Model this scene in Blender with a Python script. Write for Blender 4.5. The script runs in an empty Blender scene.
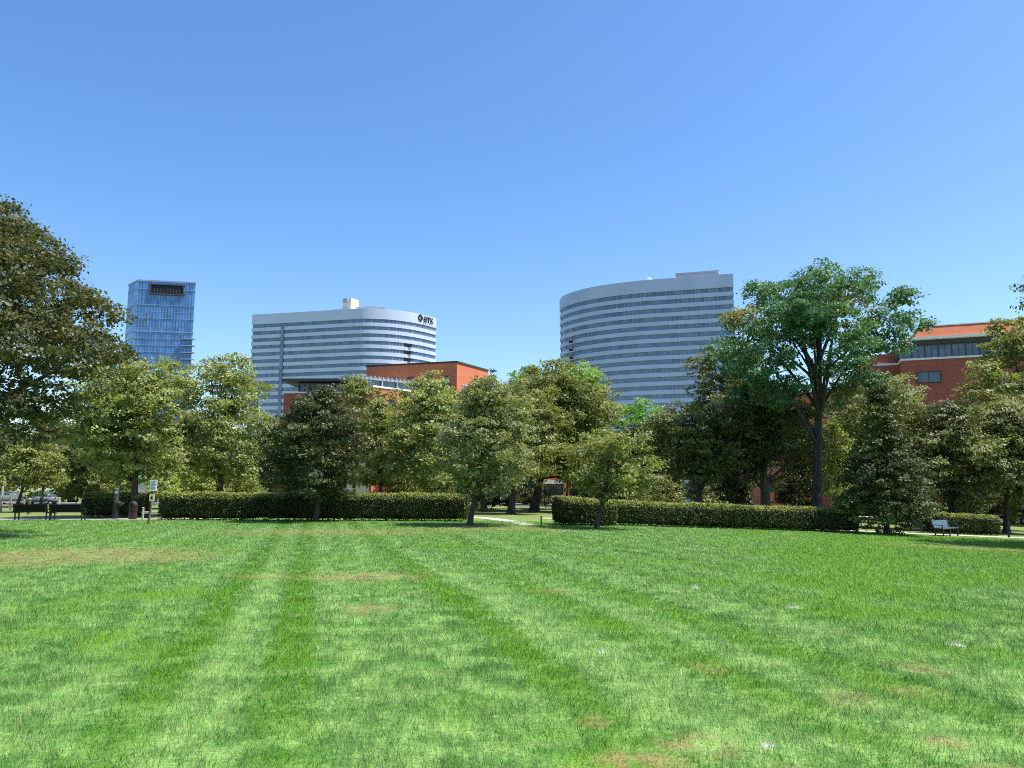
import bpy, math
import numpy as np
from mathutils import Vector

R = math.radians
SC = bpy.context.scene
COL = SC.collection
F, PITCH, EYE = 773.0, R(7.8), 1.7
cp, sp_ = math.cos(PITCH), math.sin(PITCH)

# ------------------------------------------------------------------ helpers
def ground(x, y):
    x = np.asarray(x, float); y = np.asarray(y, float)
    xm = np.minimum(x, 50.0)
    s = (np.sqrt(xm * xm + 16.0) + xm) * 0.5
    t = np.clip((y - 6.0) / 28.0, 0, 1); t = t * t * (3 - 2 * t)
    return -0.038 * s * t
def gz(x, y): return float(ground(x, y))
def at(u, v, Y):
    a, b = (u - 512) / F, (384 - v) / F
    dy = cp - b * sp_; dz = sp_ + b * cp
    t = Y / dy
    return (a * t, Y, EYE + dz * t)
def xat(u, Y, v=489.9):
    return at(u, v, Y)[0]
def dist_for(v, Z):
    b = (384 - v) / F
    return (Z - EYE) * (cp - b * sp_) / (sp_ + b * cp)
def zat(v, Y, u=512): return at(u, v, Y)[2]
def foot(u, Y):
    x = xat(u, Y); return (x, Y, gz(x, Y))

class MB:
    def __init__(s): s.v = []; s.f = []; s.m = []; s.sm = []
    def add(s, vs, fs, mat=0, smooth=False):
        o = len(s.v); s.v += [tuple(p) for p in vs]
        for f in fs:
            s.f.append([o + i for i in f]); s.m.append(mat); s.sm.append(smooth)
        return s
    def box(s, c, size, rz=0.0, mat=0, rx=0.0):
        hx, hy, hz = size[0] / 2, size[1] / 2, size[2] / 2
        ca, sa = math.cos(rz), math.sin(rz); cb, sb = math.cos(rx), math.sin(rx)
        vs = []
        for dx in (-hx, hx):
            for dy in (-hy, hy):
                for dz in (-hz, hz):
                    y2, z2 = dy * cb - dz * sb, dy * sb + dz * cb
                    vs.append((c[0] + dx * ca - y2 * sa, c[1] + dx * sa + y2 * ca, c[2] + z2))
        return s.add(vs, [(0, 1, 3, 2), (4, 6, 7, 5), (0, 4, 5, 1), (2, 3, 7, 6), (0, 2, 6, 4), (1, 5, 7, 3)], mat)
    def prism(s, poly, z0, z1, mat=0, caps=True, smooth=False):
        n = len(poly)
        vs = [(p[0], p[1], z0) for p in poly] + [(p[0], p[1], z1) for p in poly]
        fs = [(i, (i + 1) % n, n + (i + 1) % n, n + i) for i in range(n)]
        s.add(vs, fs, mat, smooth)
        if caps: s.add(vs, [tuple(range(n - 1, -1, -1)), tuple(range(n, 2 * n))], mat)
        return s
    def tube(s, pts, rad, n=7, mat=0, cap=True):
        pts = [Vector(p) for p in pts]; rings = []; vs = []; fs = []
        for i, p in enumerate(pts):
            d = (pts[min(i + 1, len(pts) - 1)] - pts[max(i - 1, 0)]).normalized()
            a = d.cross(Vector((0.13, 0.99, 0.07)))
            if a.length < 0.1: a = d.cross(Vector((1, 0, 0)))
            a.normalize(); b = d.cross(a)
            for k in range(n):
                t = 2 * math.pi * k / n
                vs.append(p + (a * math.cos(t) + b * math.sin(t)) * rad[i])
        for i in range(len(pts) - 1):
            for k in range(n):
                k2 = (k + 1) % n
                fs.append((i * n + k, i * n + k2, (i + 1) * n + k2, (i + 1) * n + k))
        s.add(vs, fs, mat, True)
        if cap:
            m = (len(pts) - 1) * n
            s.add(vs, [tuple(range(n - 1, -1, -1)), tuple(range(m, m + n))], mat)
        return s
    def lathe(s, c, prof, n=16, mat=0):
        vs = []; fs = []
        for r, z in prof:
            for k in range(n):
                t = 2 * math.pi * k / n
                vs.append((c[0] + r * math.cos(t), c[1] + r * math.sin(t), c[2] + z))
        for i in range(len(prof) - 1):
            for k in range(n):
                k2 = (k + 1) % n
                fs.append((i * n + k, i * n + k2, (i + 1) * n + k2, (i + 1) * n + k))
        s.add(vs, fs, mat, True)
        m = (len(prof) - 1) * n
        s.add(vs, [tuple(range(n - 1, -1, -1)), tuple(range(m, m + n))], mat)
        return s
    def build(s, name, mats, parent=None, local=None):
        me = bpy.data.meshes.new(name); vs = s.v
        if local: vs = [(p[0] - local[0], p[1] - local[1], p[2] - local[2]) for p in vs]
        me.from_pydata(vs, [], s.f)
        me.polygons.foreach_set('material_index', s.m); me.polygons.foreach_set('use_smooth', s.sm)
        return link(name, me, mats, parent)

def link(name, me, mats, parent=None):
    for m in (mats if isinstance(mats, (list, tuple)) else [mats]): me.materials.append(m)
    me.update()
    o = bpy.data.objects.new(name, me); COL.objects.link(o)
    if parent: o.parent = parent
    return o
def np_mesh(name, V, k, mats, parent=None, midx=None, extra=None):
    """V: (n*k,3) vertices of n separate k-gons; extra = (verts, faces, mat) joined in front"""
    me = bpy.data.meshes.new(name); n = len(V) // k
    ev, ef, em = extra if extra else (np.zeros((0, 3)), [], 0)
    nv0 = len(ev); loops0 = [i for f in ef for i in f]
    me.vertices.add(nv0 + len(V))
    me.vertices.foreach_set('co', np.concatenate([np.asarray(ev, float).reshape(-1, 3), V]).astype(np.float32).ravel())
    li = np.concatenate([np.array(loops0, int), np.arange(n * k) + nv0]).astype(np.int32)
    me.loops.add(len(li)); me.loops.foreach_set('vertex_index', li)
    tot = np.concatenate([np.array([len(f) for f in ef], int), np.full(n, k)]).astype(np.int32)
    st = np.concatenate([[0], np.cumsum(tot)[:-1]]).astype(np.int32)
    me.polygons.add(len(tot)); me.polygons.foreach_set('loop_start', st)
    mi = np.zeros(len(tot), np.int32); mi[:len(ef)] = em
    if midx is not None: mi[len(ef):] = midx
    me.polygons.foreach_set('material_index', mi)
    me.update(calc_edges=True); me.validate()
    return link(name, me, mats, parent)

def tag(o, label=None, cat=None, group=None, kind=None):
    if label: o['label'] = label
    if cat: o['category'] = cat
    if group: o['group'] = group
    if kind: o['kind'] = kind
    return o
def empty(name, loc, rz=0, label=None, cat=None, group=None):
    o = bpy.data.objects.new(name, None); COL.objects.link(o)
    o.location = loc; o.rotation_euler = (0, 0, rz); o.empty_display_size = 0.3
    return tag(o, label, cat, group)
def copy_tree(o, parent=None):
    c = o.copy(); COL.objects.link(c); c.parent = parent
    for ch in [x for x in o.children]: copy_tree(ch, c)
    return c

# ------------------------------------------------------------------ materials
class NT:
    def __init__(s, tree): s.t = tree; s.n = tree.nodes; s.l = tree.links
    def node(s, ty, ins=None, **kw):
        nd = s.n.new(ty)
        for k, v in kw.items(): setattr(nd, k, v)
        for k, v in (ins or {}).items(): s.put(nd.inputs[k], v)
        return nd
    def put(s, sock, v):
        if isinstance(v, bpy.types.NodeSocket): s.l.new(v, sock)
        else:
            if sock.type == 'RGBA' and len(v) == 3: v = (*v, 1)
            sock.default_value = v
    def math(s, op, a, b=0.0, c=0.0, clamp=False):
        nd = s.n.new('ShaderNodeMath'); nd.operation = op; nd.use_clamp = clamp
        for i, x in enumerate((a, b, c)): s.put(nd.inputs[i], x)
        return nd.outputs[0]
    def mix(s, fac, a, b, mode='MIX'):
        nd = s.n.new('ShaderNodeMix'); nd.data_type = 'RGBA'; nd.blend_type = mode
        s.put(nd.inputs[0], fac); s.put(nd.inputs[6], a); s.put(nd.inputs[7], b)
        return nd.outputs[2]
    def noise(s, vec, scale, detail=3, rough=0.55, out=0):
        nd = s.node('ShaderNodeTexNoise', {'Scale': scale, 'Detail': detail, 'Roughness': rough})
        if vec is not None: s.l.new(vec, nd.inputs['Vector'])
        return nd.outputs[out]
    def ramp(s, fac, a, b, lo=0.0, hi=1.0):
        nd = s.node('ShaderNodeMapRange', {0: fac, 1: a, 2: b, 3: lo, 4: hi}); nd.interpolation_type = 'SMOOTHSTEP'
        return nd.outputs[0]

def mat(name):
    m = bpy.data.materials.new(name); m.use_nodes = True
    t = NT(m.node_tree); t.n.clear()
    t.out = t.n.new('ShaderNodeOutputMaterial')
    return m, t
def pos(t): return t.n.new('ShaderNodeNewGeometry').outputs['Position']
def principled(t, col, rough=0.6, spec=0.4, metal=0.0, normal=None):
    b = t.node('ShaderNodeBsdfPrincipled', {'Base Color': col, 'Roughness': rough, 'Metallic': metal, 'Specular IOR Level': spec})
    if normal is not None: t.l.new(normal, b.inputs['Normal'])
    return b.outputs[0]
def surf(t, sh): t.l.new(sh, t.out.inputs['Surface'])
def bump(t, h, strength=0.3, dist=0.02):
    return t.node('ShaderNodeBump', {'Height': h, 'Strength': strength, 'Distance': dist}).outputs[0]

def plain(name, col, rough=0.55, spec=0.4, metal=0.0, var=0.12, scale=3.0):
    m, t = mat(name)
    tc = t.n.new('ShaderNodeTexCoord').outputs['Object']
    n = t.noise(tc, scale, 5, 0.6)
    c = t.mix(t.ramp(n, 0.3, 0.7), tuple(x * (1 - var) for x in col), tuple(min(1, x * (1 + var)) for x in col))
    surf(t, principled(t, c, rough, spec, metal))
    return m

def leaf_mat(name, a, b, trans=0.36, rough=0.5, tcol=None, tip=None):
    m, t = mat(name)
    g = t.n.new('ShaderNodeNewGeometry')
    rnd = g.outputs['Random Per Island']
    n = t.noise(g.outputs['Position'], 0.55, 3, 0.6)
    f = t.math('ADD', t.math('MULTIPLY', rnd, 0.65), t.math('MULTIPLY', t.ramp(n, 0.35, 0.65), 0.35))
    c = t.mix(f, tuple(x * .75 for x in a), tuple(x * k for x, k in zip(b, (1.5, 1.58, 1.35))))
    if tip: c = t.mix(t.math('GREATER_THAN', rnd, 0.93), c, tip)
    pr = principled(t, c, max(rough, .5), 0.22)
    trans = trans * .85
    tc = t.mix(0.75, c, tcol or (b[0] * 1.7, b[1] * 1.7, b[2] * 0.8))
    tr = t.node('ShaderNodeBsdfTranslucent', {'Color': tc}).outputs[0]
    mx = t.node('ShaderNodeMixShader', {0: trans, 1: pr, 2: tr}).outputs[0]
    surf(t, mx)
    return m

def bark_mat(name, a, b):
    m, t = mat(name)
    p = pos(t)
    v = t.node('ShaderNodeMapping', {'Vector': p, 'Scale': (9, 9, 1.6)}).outputs[0]
    n = t.noise(v, 1.5, 6, 0.7)
    c = t.mix(t.ramp(n, 0.35, 0.68), a, b)
    surf(t, principled(t, c, 0.9, 0.2, normal=bump(t, n, 0.8, 0.06)))
    return m

def brick_mat(name, a, b, mortar, sc=4.0):
    m, t = mat(name)
    tc = t.n.new('ShaderNodeTexCoord').outputs['Object']
    sx = t.node('ShaderNodeSeparateXYZ', {0: tc})
    u = t.math('ADD', sx.outputs[0], sx.outputs[1])
    v = t.node('ShaderNodeCombineXYZ', {0: u, 1: sx.outputs[2]}).outputs[0]
    br = t.node('ShaderNodeTexBrick', {'Vector': v, 'Color1': a, 'Color2': b, 'Mortar': mortar, 'Scale': sc,
                                       'Mortar Size': 0.02, 'Brick Width': 1.0, 'Row Height': 0.34})
    n = t.noise(tc, 0.35, 5, 0.65)
    c = t.mix(t.ramp(n, 0.3, 0.75, 0.0, 0.45), br.outputs[0], tuple(x * 0.72 for x in a))
    # thin darker courses of brick
    w = t.math('FRACT', t.math('MULTIPLY', sx.outputs[2], 1 / 1.25))
    c = t.mix(t.math('MULTIPLY', t.math('LESS_THAN', w, 0.09), 0.35), c, tuple(x * 0.55 for x in a))
    surf(t, principled(t, c, 0.85, 0.25, normal=bump(t, br.outputs[1], 0.12, 0.01)))
    return m

def glass_mat(name, col, rough=0.06, spec=0.9, cell=(1.5, 3.9), var=0.5):
    m, t = mat(name)
    tc = t.n.new('ShaderNodeTexCoord').outputs['Object']
    sx = t.node('ShaderNodeSeparateXYZ', {0: tc})
    u = t.math('FLOOR', t.math('DIVIDE', t.math('ADD', sx.outputs[0], t.math('MULTIPLY', sx.outputs[1], 0.73)), cell[0]))
    v = t.math('FLOOR', t.math('DIVIDE', sx.outputs[2], cell[1]))
    wn = t.node('ShaderNodeTexWhiteNoise', {0: t.node('ShaderNodeCombineXYZ', {0: u, 1: v}).outputs[0]}, noise_dimensions='2D')
    c = t.mix(t.math('MULTIPLY', wn.outputs[0], var), col, tuple(min(1, x * 2.6 + 0.03) for x in col))
    surf(t, principled(t, c, rough, spec))
    return m

M = {}
M['pale_panel'] = plain('pale_panel', (0.42, 0.47, 0.68), 0.55, 0.3, var=0.06, scale=0.08)  # blue tint of the sky fill painted into the panel
M['white_panel'] = plain('white_panel', (0.50, 0.55, 0.73), 0.5, 0.3, var=0.05, scale=0.08)  # white bands tinted blue, sky light included in the colour
M['ribbon_glass'] = glass_mat('ribbon_glass', (0.065, 0.105, 0.18))
M['mullion'] = plain('mullion', (0.30, 0.35, 0.45), 0.4, 0.4)
M['curtain_glass'] = glass_mat('curtain_glass', (0.05, 0.15, 0.34), 0.05, 0.8, (1.6, 3.9), 0.55)
M['curtain_line'] = plain('curtain_line', (0.25, 0.28, 0.45), 0.4, 0.5)
M['dark_recess'] = plain('dark_recess', (0.02, 0.022, 0.028), 0.8, 0.2)
M['grey_metal'] = plain('grey_metal', (0.30, 0.32, 0.34), 0.45, 0.5)
M['sign_ink'] = plain('sign_ink', (0.012, 0.02, 0.035), 0.5, 0.3)
M['brick'] = brick_mat('red_brick', (0.55, 0.165, 0.08), (0.61, 0.19, 0.098), (0.56, 0.19, 0.10))
M['brick_deep'] = brick_mat('deep_red_brick', (0.37, 0.10, 0.066), (0.41, 0.115, 0.075), (0.39, 0.118, 0.08))
M['terracotta'] = plain('terracotta', (0.50, 0.145, 0.062), 0.7, 0.25, var=0.1, scale=0.6)
M['cream'] = plain('cream', (0.66, 0.60, 0.50), 0.8, 0.2)
M['white_trim'] = plain('white_trim', (0.74, 0.73, 0.71), 0.6, 0.3)
M['dark_fascia'] = plain('dark_fascia', (0.05, 0.045, 0.045), 0.6, 0.3)
M['shop_glass'] = glass_mat('shop_glass', (0.03, 0.05, 0.065), 0.06, 0.8, (1.4, 2.5), 0.6)
M['teal_roof'] = plain('teal_roof', (0.045, 0.19, 0.155), 0.5, 0.4)
M['green_sign'] = plain('green_sign', (0.015, 0.33, 0.17), 0.5, 0.4)
M['asphalt'] = plain('asphalt', (0.05, 0.05, 0.052), 0.9, 0.2, var=0.25, scale=1.2)
M['line_paint'] = plain('line_paint', (0.75, 0.75, 0.72), 0.7, 0.2)
M['concrete'] = plain('concrete', (0.38, 0.365, 0.33), 0.85, 0.25, var=0.14, scale=0.9)
M['kerb'] = plain('kerb', (0.42, 0.41, 0.39), 0.85, 0.25)
M['black_metal'] = plain('black_metal', (0.016, 0.016, 0.018), 0.45, 0.45)
M['slat_black'] = plain('slat_black', (0.008, 0.008, 0.009), 0.7, 0.2)
M['slat_sky_sheen'] = plain('slat_sky_sheen', (0.075, 0.12, 0.16), 0.35, 0.6)  # blue of the reflected sky painted into the slat colour
M['slat_white'] = plain('slat_white', (0.72, 0.74, 0.76), 0.4, 0.5)
M['charcoal'] = plain('charcoal', (0.016, 0.016, 0.02), 0.6, 0.3)
M['mid_grey'] = plain('mid_grey', (0.055, 0.055, 0.065), 0.5, 0.4)
M['steel'] = plain('steel', (0.55, 0.56, 0.58), 0.3, 0.5, 0.8)
M['maroon'] = plain('maroon', (0.035, 0.011, 0.014), 0.5, 0.4)
M['sign_white'] = plain('sign_white', (0.84, 0.79, 0.85), 0.5, 0.4, var=0.03)
M['sign_yellow'] = plain('sign_yellow', (0.72, 0.74, 0.40), 0.5, 0.4, var=0.04)
M['wood'] = bark_mat('weathered_wood', (0.10, 0.085, 0.055), (0.17, 0.145, 0.09))
M['pale_wood'] = bark_mat('pale_wood', (0.36, 0.34, 0.28), (0.5, 0.47, 0.4))
M['bark'] = bark_mat('grey_bark', (0.035, 0.03, 0.026), (0.10, 0.088, 0.075))
M['bark_pale'] = bark_mat('pale_bark', (0.07, 0.062, 0.054), (0.17, 0.155, 0.135))
M['tyre'] = plain('tyre_rubber', (0.015, 0.015, 0.015), 0.9, 0.2)
M['rim'] = plain('rim_metal', (0.5, 0.5, 0.52), 0.3, 0.5, 0.7)
M['lamp_clear'] = plain('lamp_clear', (0.7, 0.72, 0.74), 0.15, 0.8)
M['lamp_red'] = plain('lamp_red', (0.35, 0.02, 0.02), 0.2, 0.6)
for nm, c in (('silver', (0.52, 0.54, 0.56)), ('white', (0.75, 0.75, 0.74)), ('black', (0.014, 0.014, 0.016)), ('navy', (0.02, 0.03, 0.07)), ('grey', (0.16, 0.17, 0.18)), ('red', (0.3, 0.02, 0.02))):
    M['car_' + nm] = plain('paint_' + nm, c, 0.22, 0.6, var=0.03)
# foliage kinds
L = {
 'olive':  leaf_mat('leaf_olive', (0.055, 0.064, 0.024), (0.140, 0.150, 0.056), 0.34),
 'dusk':   leaf_mat('leaf_dusk', (0.036, 0.040, 0.018), (0.095, 0.098, 0.042), 0.30),
 'maple':  leaf_mat('leaf_maple', (0.108, 0.130, 0.044), (0.265, 0.295, 0.118), 0.40, tip=(0.40, 0.40, 0.20)),
 'mid':    leaf_mat('leaf_mid', (0.080, 0.098, 0.032), (0.210, 0.230, 0.080), 0.36),
 'grey':   leaf_mat('leaf_grey_green', (0.105, 0.120, 0.055), (0.235, 0.250, 0.120), 0.32, tip=(0.28, 0.29, 0.17)),
 'dark':   leaf_mat('leaf_dark', (0.034, 0.041, 0.020), (0.090, 0.102, 0.048), 0.2, 0.36, tip=(0.13, 0.14, 0.07)),
 'teal':   leaf_mat('leaf_teal', (0.034, 0.088, 0.044), (0.098, 0.186, 0.092), 0.34),
 'bright': leaf_mat('leaf_bright', (0.095, 0.200, 0.040), (0.185, 0.340, 0.080), 0.42),
 'brown':  leaf_mat('leaf_bronze', (0.120, 0.110, 0.040), (0.240, 0.215, 0.085), 0.34),
 'hedge':  leaf_mat('leaf_hedge', (0.034, 0.043, 0.016), (0.075, 0.09, 0.032), 0.2, 0.42),
 'shrub':  leaf_mat('leaf_shrub', (0.170, 0.205, 0.060), (0.310, 0.345, 0.110), 0.42),
}
M['hedge_core'] = plain('hedge_twigs', (0.022, 0.02, 0.012), 0.95, 0.1)

# ------------------------------------------------------------------ turf colour shared by the lawn sheet and the grass blades
TH = R(14.3)
def px_ground(u, v):
    Y = 773 * 1.7 / (v - 489.9)
    for _ in range(4):
        x = xat(u, Y); Y = 773 * (1.7 - gz(x, Y)) / (v - 489.9)
    return xat(u, Y), Y
DRY = [(80, 553, 3.2, 2.6, 1), (120, 556, 2.6, 1.6, .9), (20, 560, 2.2, 1.4, .8), (365, 574, 1.25, 0.8, 1), (265, 574, .55, .45, .9), (372, 605, .42, .5, .9), (330, 531, 5.0, 2.6, .75), (420, 529, 3, 2.0, .6),
       (500, 527, 3.2, 3.0, .8), (635, 746, .28, .26, 1), (690, 730, .26, .25, .9), (592, 708, .14, .16, .8), (570, 757, .2, .14, .8), (912, 661, .2, .3, .8), (905, 682, .22, .2, .7),
       (985, 757, .2, .18, .9), (930, 728, .16, .16, .7), (548, 588, .35, .35, .7), (990, 547, 4.0, 1.8, .9), (930, 543, 3.0, 1.2, .6), (780, 755, .16, .14, .6), (845, 690, .25, .3, .5), (700, 660, .2, .25, .5)]
PALE = [(788, 603, .11, .13), (945, 638, .10, .10), (757, 731, .055, .06), (144, 763, .05, .05), (600, 645, .04, .06), (692, 584, .08, .16)]
BANDS = [(-1.25, .22, 1.0), (-0.17, .24, 1.0), (2.2, .26, .95), (3.75, .26, .8), (4.95, .3, .9), (7.0, .3, .45), (9.4, .4, .4), (-3.4, .4, .35)]
def turf_group():
    g = bpy.data.node_groups.new('turf_colour', 'ShaderNodeTree')
    g.interface.new_socket('Color', in_out='OUTPUT', socket_type='NodeSocketColor')
    t = NT(g); out = t.n.new('NodeGroupOutput')
    P = pos(t)
    sx = t.node('ShaderNodeSeparateXYZ', {0: P}); X, Y = sx.outputs[0], sx.outputs[1]
    wob = t.noise(P, 0.9, 3)
    s = t.math('ADD', t.math('MULTIPLY', X, math.cos(TH)), t.math('MULTIPLY', Y, math.sin(TH)))
    s = t.math('ADD', s, t.math('MULTIPLY', t.math('SUBTRACT', wob, 0.5), 0.34))
    band = None
    for c, w, a in BANDS:
        d = t.math('ABSOLUTE', t.math('SUBTRACT', s, c))
        b = t.ramp(d, w * 1.45, w * 0.6, 0.0, a)
        band = b if band is None else t.math('MAXIMUM', band, b)
    patch = t.ramp(t.noise(P, 1.1, 5, 0.7), 0.38, 0.58)
    yfade = t.ramp(Y, 26, 13)
    band = t.math('MULTIPLY', t.math('MULTIPLY', band, t.math('ADD', 0.36, t.math('MULTIPLY', patch, 0.64))), t.math('MULTIPLY', t.math('ADD', 0.25, t.math('MULTIPLY', yfade, 0.75)), t.ramp(Y, 5.2, 8.5, 0.45, 1.0)))
    # faint mower lines everywhere, sheen of leaning grass painted as tone
    fine = t.math('SINE', t.math('MULTIPLY', s, 2 * math.pi / 1.15))
    n1 = t.noise(P, 0.28, 4, 0.6); n2 = t.noise(P, 2.3, 5, 0.7); n3 = t.noise(P, 9.0, 3, 0.7)
    pale = t.math('ADD', t.math('MULTIPLY', n2, 0.75), t.math('MULTIPLY', n3, 0.35))
    pale = t.math('ADD', pale, t.math('MULTIPLY', fine, 0.022))
    pale = t.ramp(pale, 0.44, 0.70)
    lb = None
    for c, w, a in ((2.98, .3, .30), (4.35, .24, .26), (-.7, .22, .16), (.75, .4, .10), (6.0, .4, .12)):  # light stripes: gleam of lying grass put into the colour
        q = t.ramp(t.math('ABSOLUTE', t.math('SUBTRACT', s, c)), w * 1.6, w * .5, 0.0, a)
        lb = q if lb is None else t.math('MAXIMUM', lb, q)
    pale = t.math('ADD', pale, t.math('MULTIPLY', lb, t.ramp(Y, 24, 12)), clamp=True)
    base = t.mix(pale, (0.052, 0.165, 0.020), (0.245, 0.415, 0.108))
    # lush yellow-green weed patches, more of them on the right and along the mower lines
    rt = t.ramp(t.math('ADD', X, t.math('MULTIPLY', Y, -0.28)), -3.0, 4.0, 0.0, 0.2)
    far = t.ramp(Y, 9, 17)
    lime = t.math('ADD', n1, t.math('MULTIPLY', rt, far))
    lime = t.math('MULTIPLY', t.ramp(lime, 0.53, 0.66), t.ramp(n2, 0.3, 0.6, 0.45, 1.0))
    limec = t.mix(n3, (0.080, 0.215, 0.005), (0.15, 0.335, 0.012))
    base = t.mix(t.math('MULTIPLY', lime, 0.95), base, limec)
    darkc = t.mix(n3, (0.050, 0.160, 0.002), (0.115, 0.275, 0.006))
    base = t.mix(t.math('MULTIPLY', band, 0.9), base, darkc)
    # dry and pale patches
    wx = t.noise(P, 1.6, 4, 0.7, out=1)
    Pw = t.node('ShaderNodeVectorMath', {0: P, 1: t.node('ShaderNodeVectorMath', {0: wx, 1: (0.5, 0.5, 0.5)}, operation='SUBTRACT').outputs[0]}, operation='ADD').outputs[0]
    def ell(u, v, rx, ry, V):
        x, y = px_ground(u, v)
        d = t.node('ShaderNodeVectorMath', {0: V, 1: (x, y, 0)}, operation='SUBTRACT').outputs[0]
        d = t.node('ShaderNodeVectorMath', {0: d, 1: (1 / rx, 1 / ry, 0)}, operation='MULTIPLY').outputs[0]
        return t.node('ShaderNodeVectorMath', {0: d}, operation='LENGTH').outputs[1]
    dry = None
    for u, v, rx, ry, a in DRY:
        small = rx < 0.6
        q = t.ramp(ell(u, v, rx, ry, P if small else Pw), 1.5, 0.5, 0.0, a)
        dry = q if dry is None else t.math('MAXIMUM', dry, q)
    dry = t.math('MULTIPLY', dry, t.math('MULTIPLY', t.ramp(t.noise(P, 3.5, 4, 0.7), 0.36, 0.58), t.ramp(t.noise(P, 17, 3, 0.7), 0.3, 0.55, 0.35, 1.0)))
    base = t.mix(t.math('MULTIPLY', dry, 0.95), base, t.mix(n3, (0.20, 0.15, 0.055), (0.36, 0.26, 0.115)))
    pl = None
    for u, v, rx, ry in PALE:
        q = t.ramp(ell(u, v, rx, ry, P), 1.4, 0.6)
        pl = q if pl is None else t.math('MAXIMUM', pl, q)
    pl = t.math('MULTIPLY', pl, t.ramp(t.noise(P, 14, 3, 0.7), 0.36, 0.55))
    base = t.mix(t.math('MULTIPLY', pl, 0.9), base, (0.62, 0.62, 0.55))
    t.l.new(base, out.inputs[0])
    return g
TURF = turf_group()

def lawn_mat():
    m, t = mat('lawn_turf')
    P = pos(t)
    g = t.n.new('ShaderNodeGroup'); g.node_tree = TURF
    n = t.noise(P, 22, 4, 0.8)
    c = t.mix(t.ramp(n, 0.35, 0.65, 0.05, 0.5), g.outputs[0], (0.045, 0.075, 0.02))
    # beyond the hedges the ground is a thinner, yellower lawn
    sx = t.node('ShaderNodeSeparateXYZ', {0: P})
    c = t.mix(t.ramp(sx.outputs[1], 45, 50, 0.0, 0.8), c, t.mix(t.noise(P, 0.5, 5, 0.7), (0.10, 0.13, 0.035), (0.22, 0.23, 0.09)))
    surf(t, principled(t, c, 0.9, 0.15, normal=bump(t, n, 0.6, 0.03)))
    return m
def blade_mat():
    m, t = mat('grass_blade')
    g = t.n.new('ShaderNodeGroup'); g.node_tree = TURF
    rnd = t.n.new('ShaderNodeNewGeometry').outputs['Random Per Island']
    k = t.ramp(rnd, 0.0, 1.0, 0.5, 1.5)
    c = t.mix(1.0, g.outputs[0], t.node('ShaderNodeCombineXYZ', {0: k, 1: k, 2: k}).outputs[0], 'MULTIPLY')
    c = t.mix(t.math('MULTIPLY', t.math('GREATER_THAN', t.math('FRACT', t.math('MULTIPLY', rnd, 37.0)), 0.88), 0.42), c, (0.30, 0.42, 0.20))  # some blades paler: specular highlights painted into their colour
    c = t.mix(t.math('GREATER_THAN', rnd, 0.955), c, (0.34, 0.33, 0.18))
    pr = principled(t, c, 0.5, 0.22)
    tr = t.node('ShaderNodeBsdfTranslucent', {'Color': c}).outputs[0]
    surf(t, t.node('ShaderNodeMixShader', {0: 0.38, 1: pr, 2: tr}).outputs[0])
    return m

# ------------------------------------------------------------------ the setting
def sheet(name, xs, ys, m, dz=0.0):
    X, Y = np.meshgrid(xs, ys); Z = ground(X, Y) + dz
    V = np.stack([X, Y, Z], -1).reshape(-1, 3); nx, ny = len(xs), len(ys)
    fs = [(j * nx + i, j * nx + i + 1, (j + 1) * nx + i + 1, (j + 1) * nx + i) for j in range(ny - 1) for i in range(nx - 1)]
    me = bpy.data.meshes.new(name); me.from_pydata(V.tolist(), [], fs)
    me.polygons.foreach_set('use_smooth', [True] * len(fs))
    return tag(link(name, me, m), kind='structure')
xs = np.concatenate([[-3000, -1000, -400, -200, -120], np.arange(-80, 81, 2.0), [120, 200, 400, 1000, 3000]])
ys = np.concatenate([[-300, -60, -20, -5], np.arange(0, 130, 2.0), [150, 200, 300, 600, 1500, 4000]])
sheet('lawn', xs, ys, lawn_mat())

def ribbon(name, pts, w, m, dz=0.008, label=None):
    """a path sheet following the ground along a smooth polyline"""
    P = [np.array(p, float) for p in pts]; fine = []
    for i in range(len(P) - 1):
        p0, p1, p2, p3 = P[max(i - 1, 0)], P[i], P[i + 1], P[min(i + 2, len(P) - 1)]
        for k in range(8):
            t = k / 8
            fine.append(0.5 * (2 * p1 + (p2 - p0) * t + (2 * p0 - 5 * p1 + 4 * p2 - p3) * t * t + (3 * p1 - p0 - 3 * p2 + p3) * t ** 3))
    fine.append(P[-1]); vs = []; fs = []
    for i, p in enumerate(fine):
        d = fine[min(i + 1, len(fine) - 1)] - fine[max(i - 1, 0)]; d /= np.linalg.norm(d)
        n = np.array([-d[1], d[0]]); ww = w if np.isscalar(w) else w[0] + (w[1] - w[0]) * i / (len(fine) - 1)
        for k in range(5):
            q = p + n * ww * (k / 4 - .5); vs.append((q[0], q[1], gz(*q) + dz))
    for i in range(len(fine) - 1):
        for k in range(4): fs.append((i * 5 + k, i * 5 + k + 1, (i + 1) * 5 + k + 1, (i + 1) * 5 + k))
    me = bpy.data.meshes.new(name); me.from_pydata(vs, [], fs)
    return tag(link(name, me, m), kind='structure')
ribbon('path', [(-60, 47.3), (-40, 46.6), (-28, 46.2), (-21, 46.6), (-17, 49), (-10, 52), (-3, 53.5)], 1.8, M['concrete'])
ribbon('path', [(0.9, 39.8), (0.35, 43), (-0.9, 47), (-2.6, 50.5), (-5.5, 52.6)], (.8, 1.5), M['concrete'], 0.013)
ribbon('path', [(2, 50.8), (9, 50.6), (15, 50.1), (20, 48.9), (26, 47.6), (34, 47.2), (60, 47.5)], 1.9, M['concrete'], 0.018)
sheet('road', np.arange(-160, 161, 4.0), np.array([86, 88, 90, 92, 94.5]), M['asphalt'], 0.012)
mk = MB()
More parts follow.
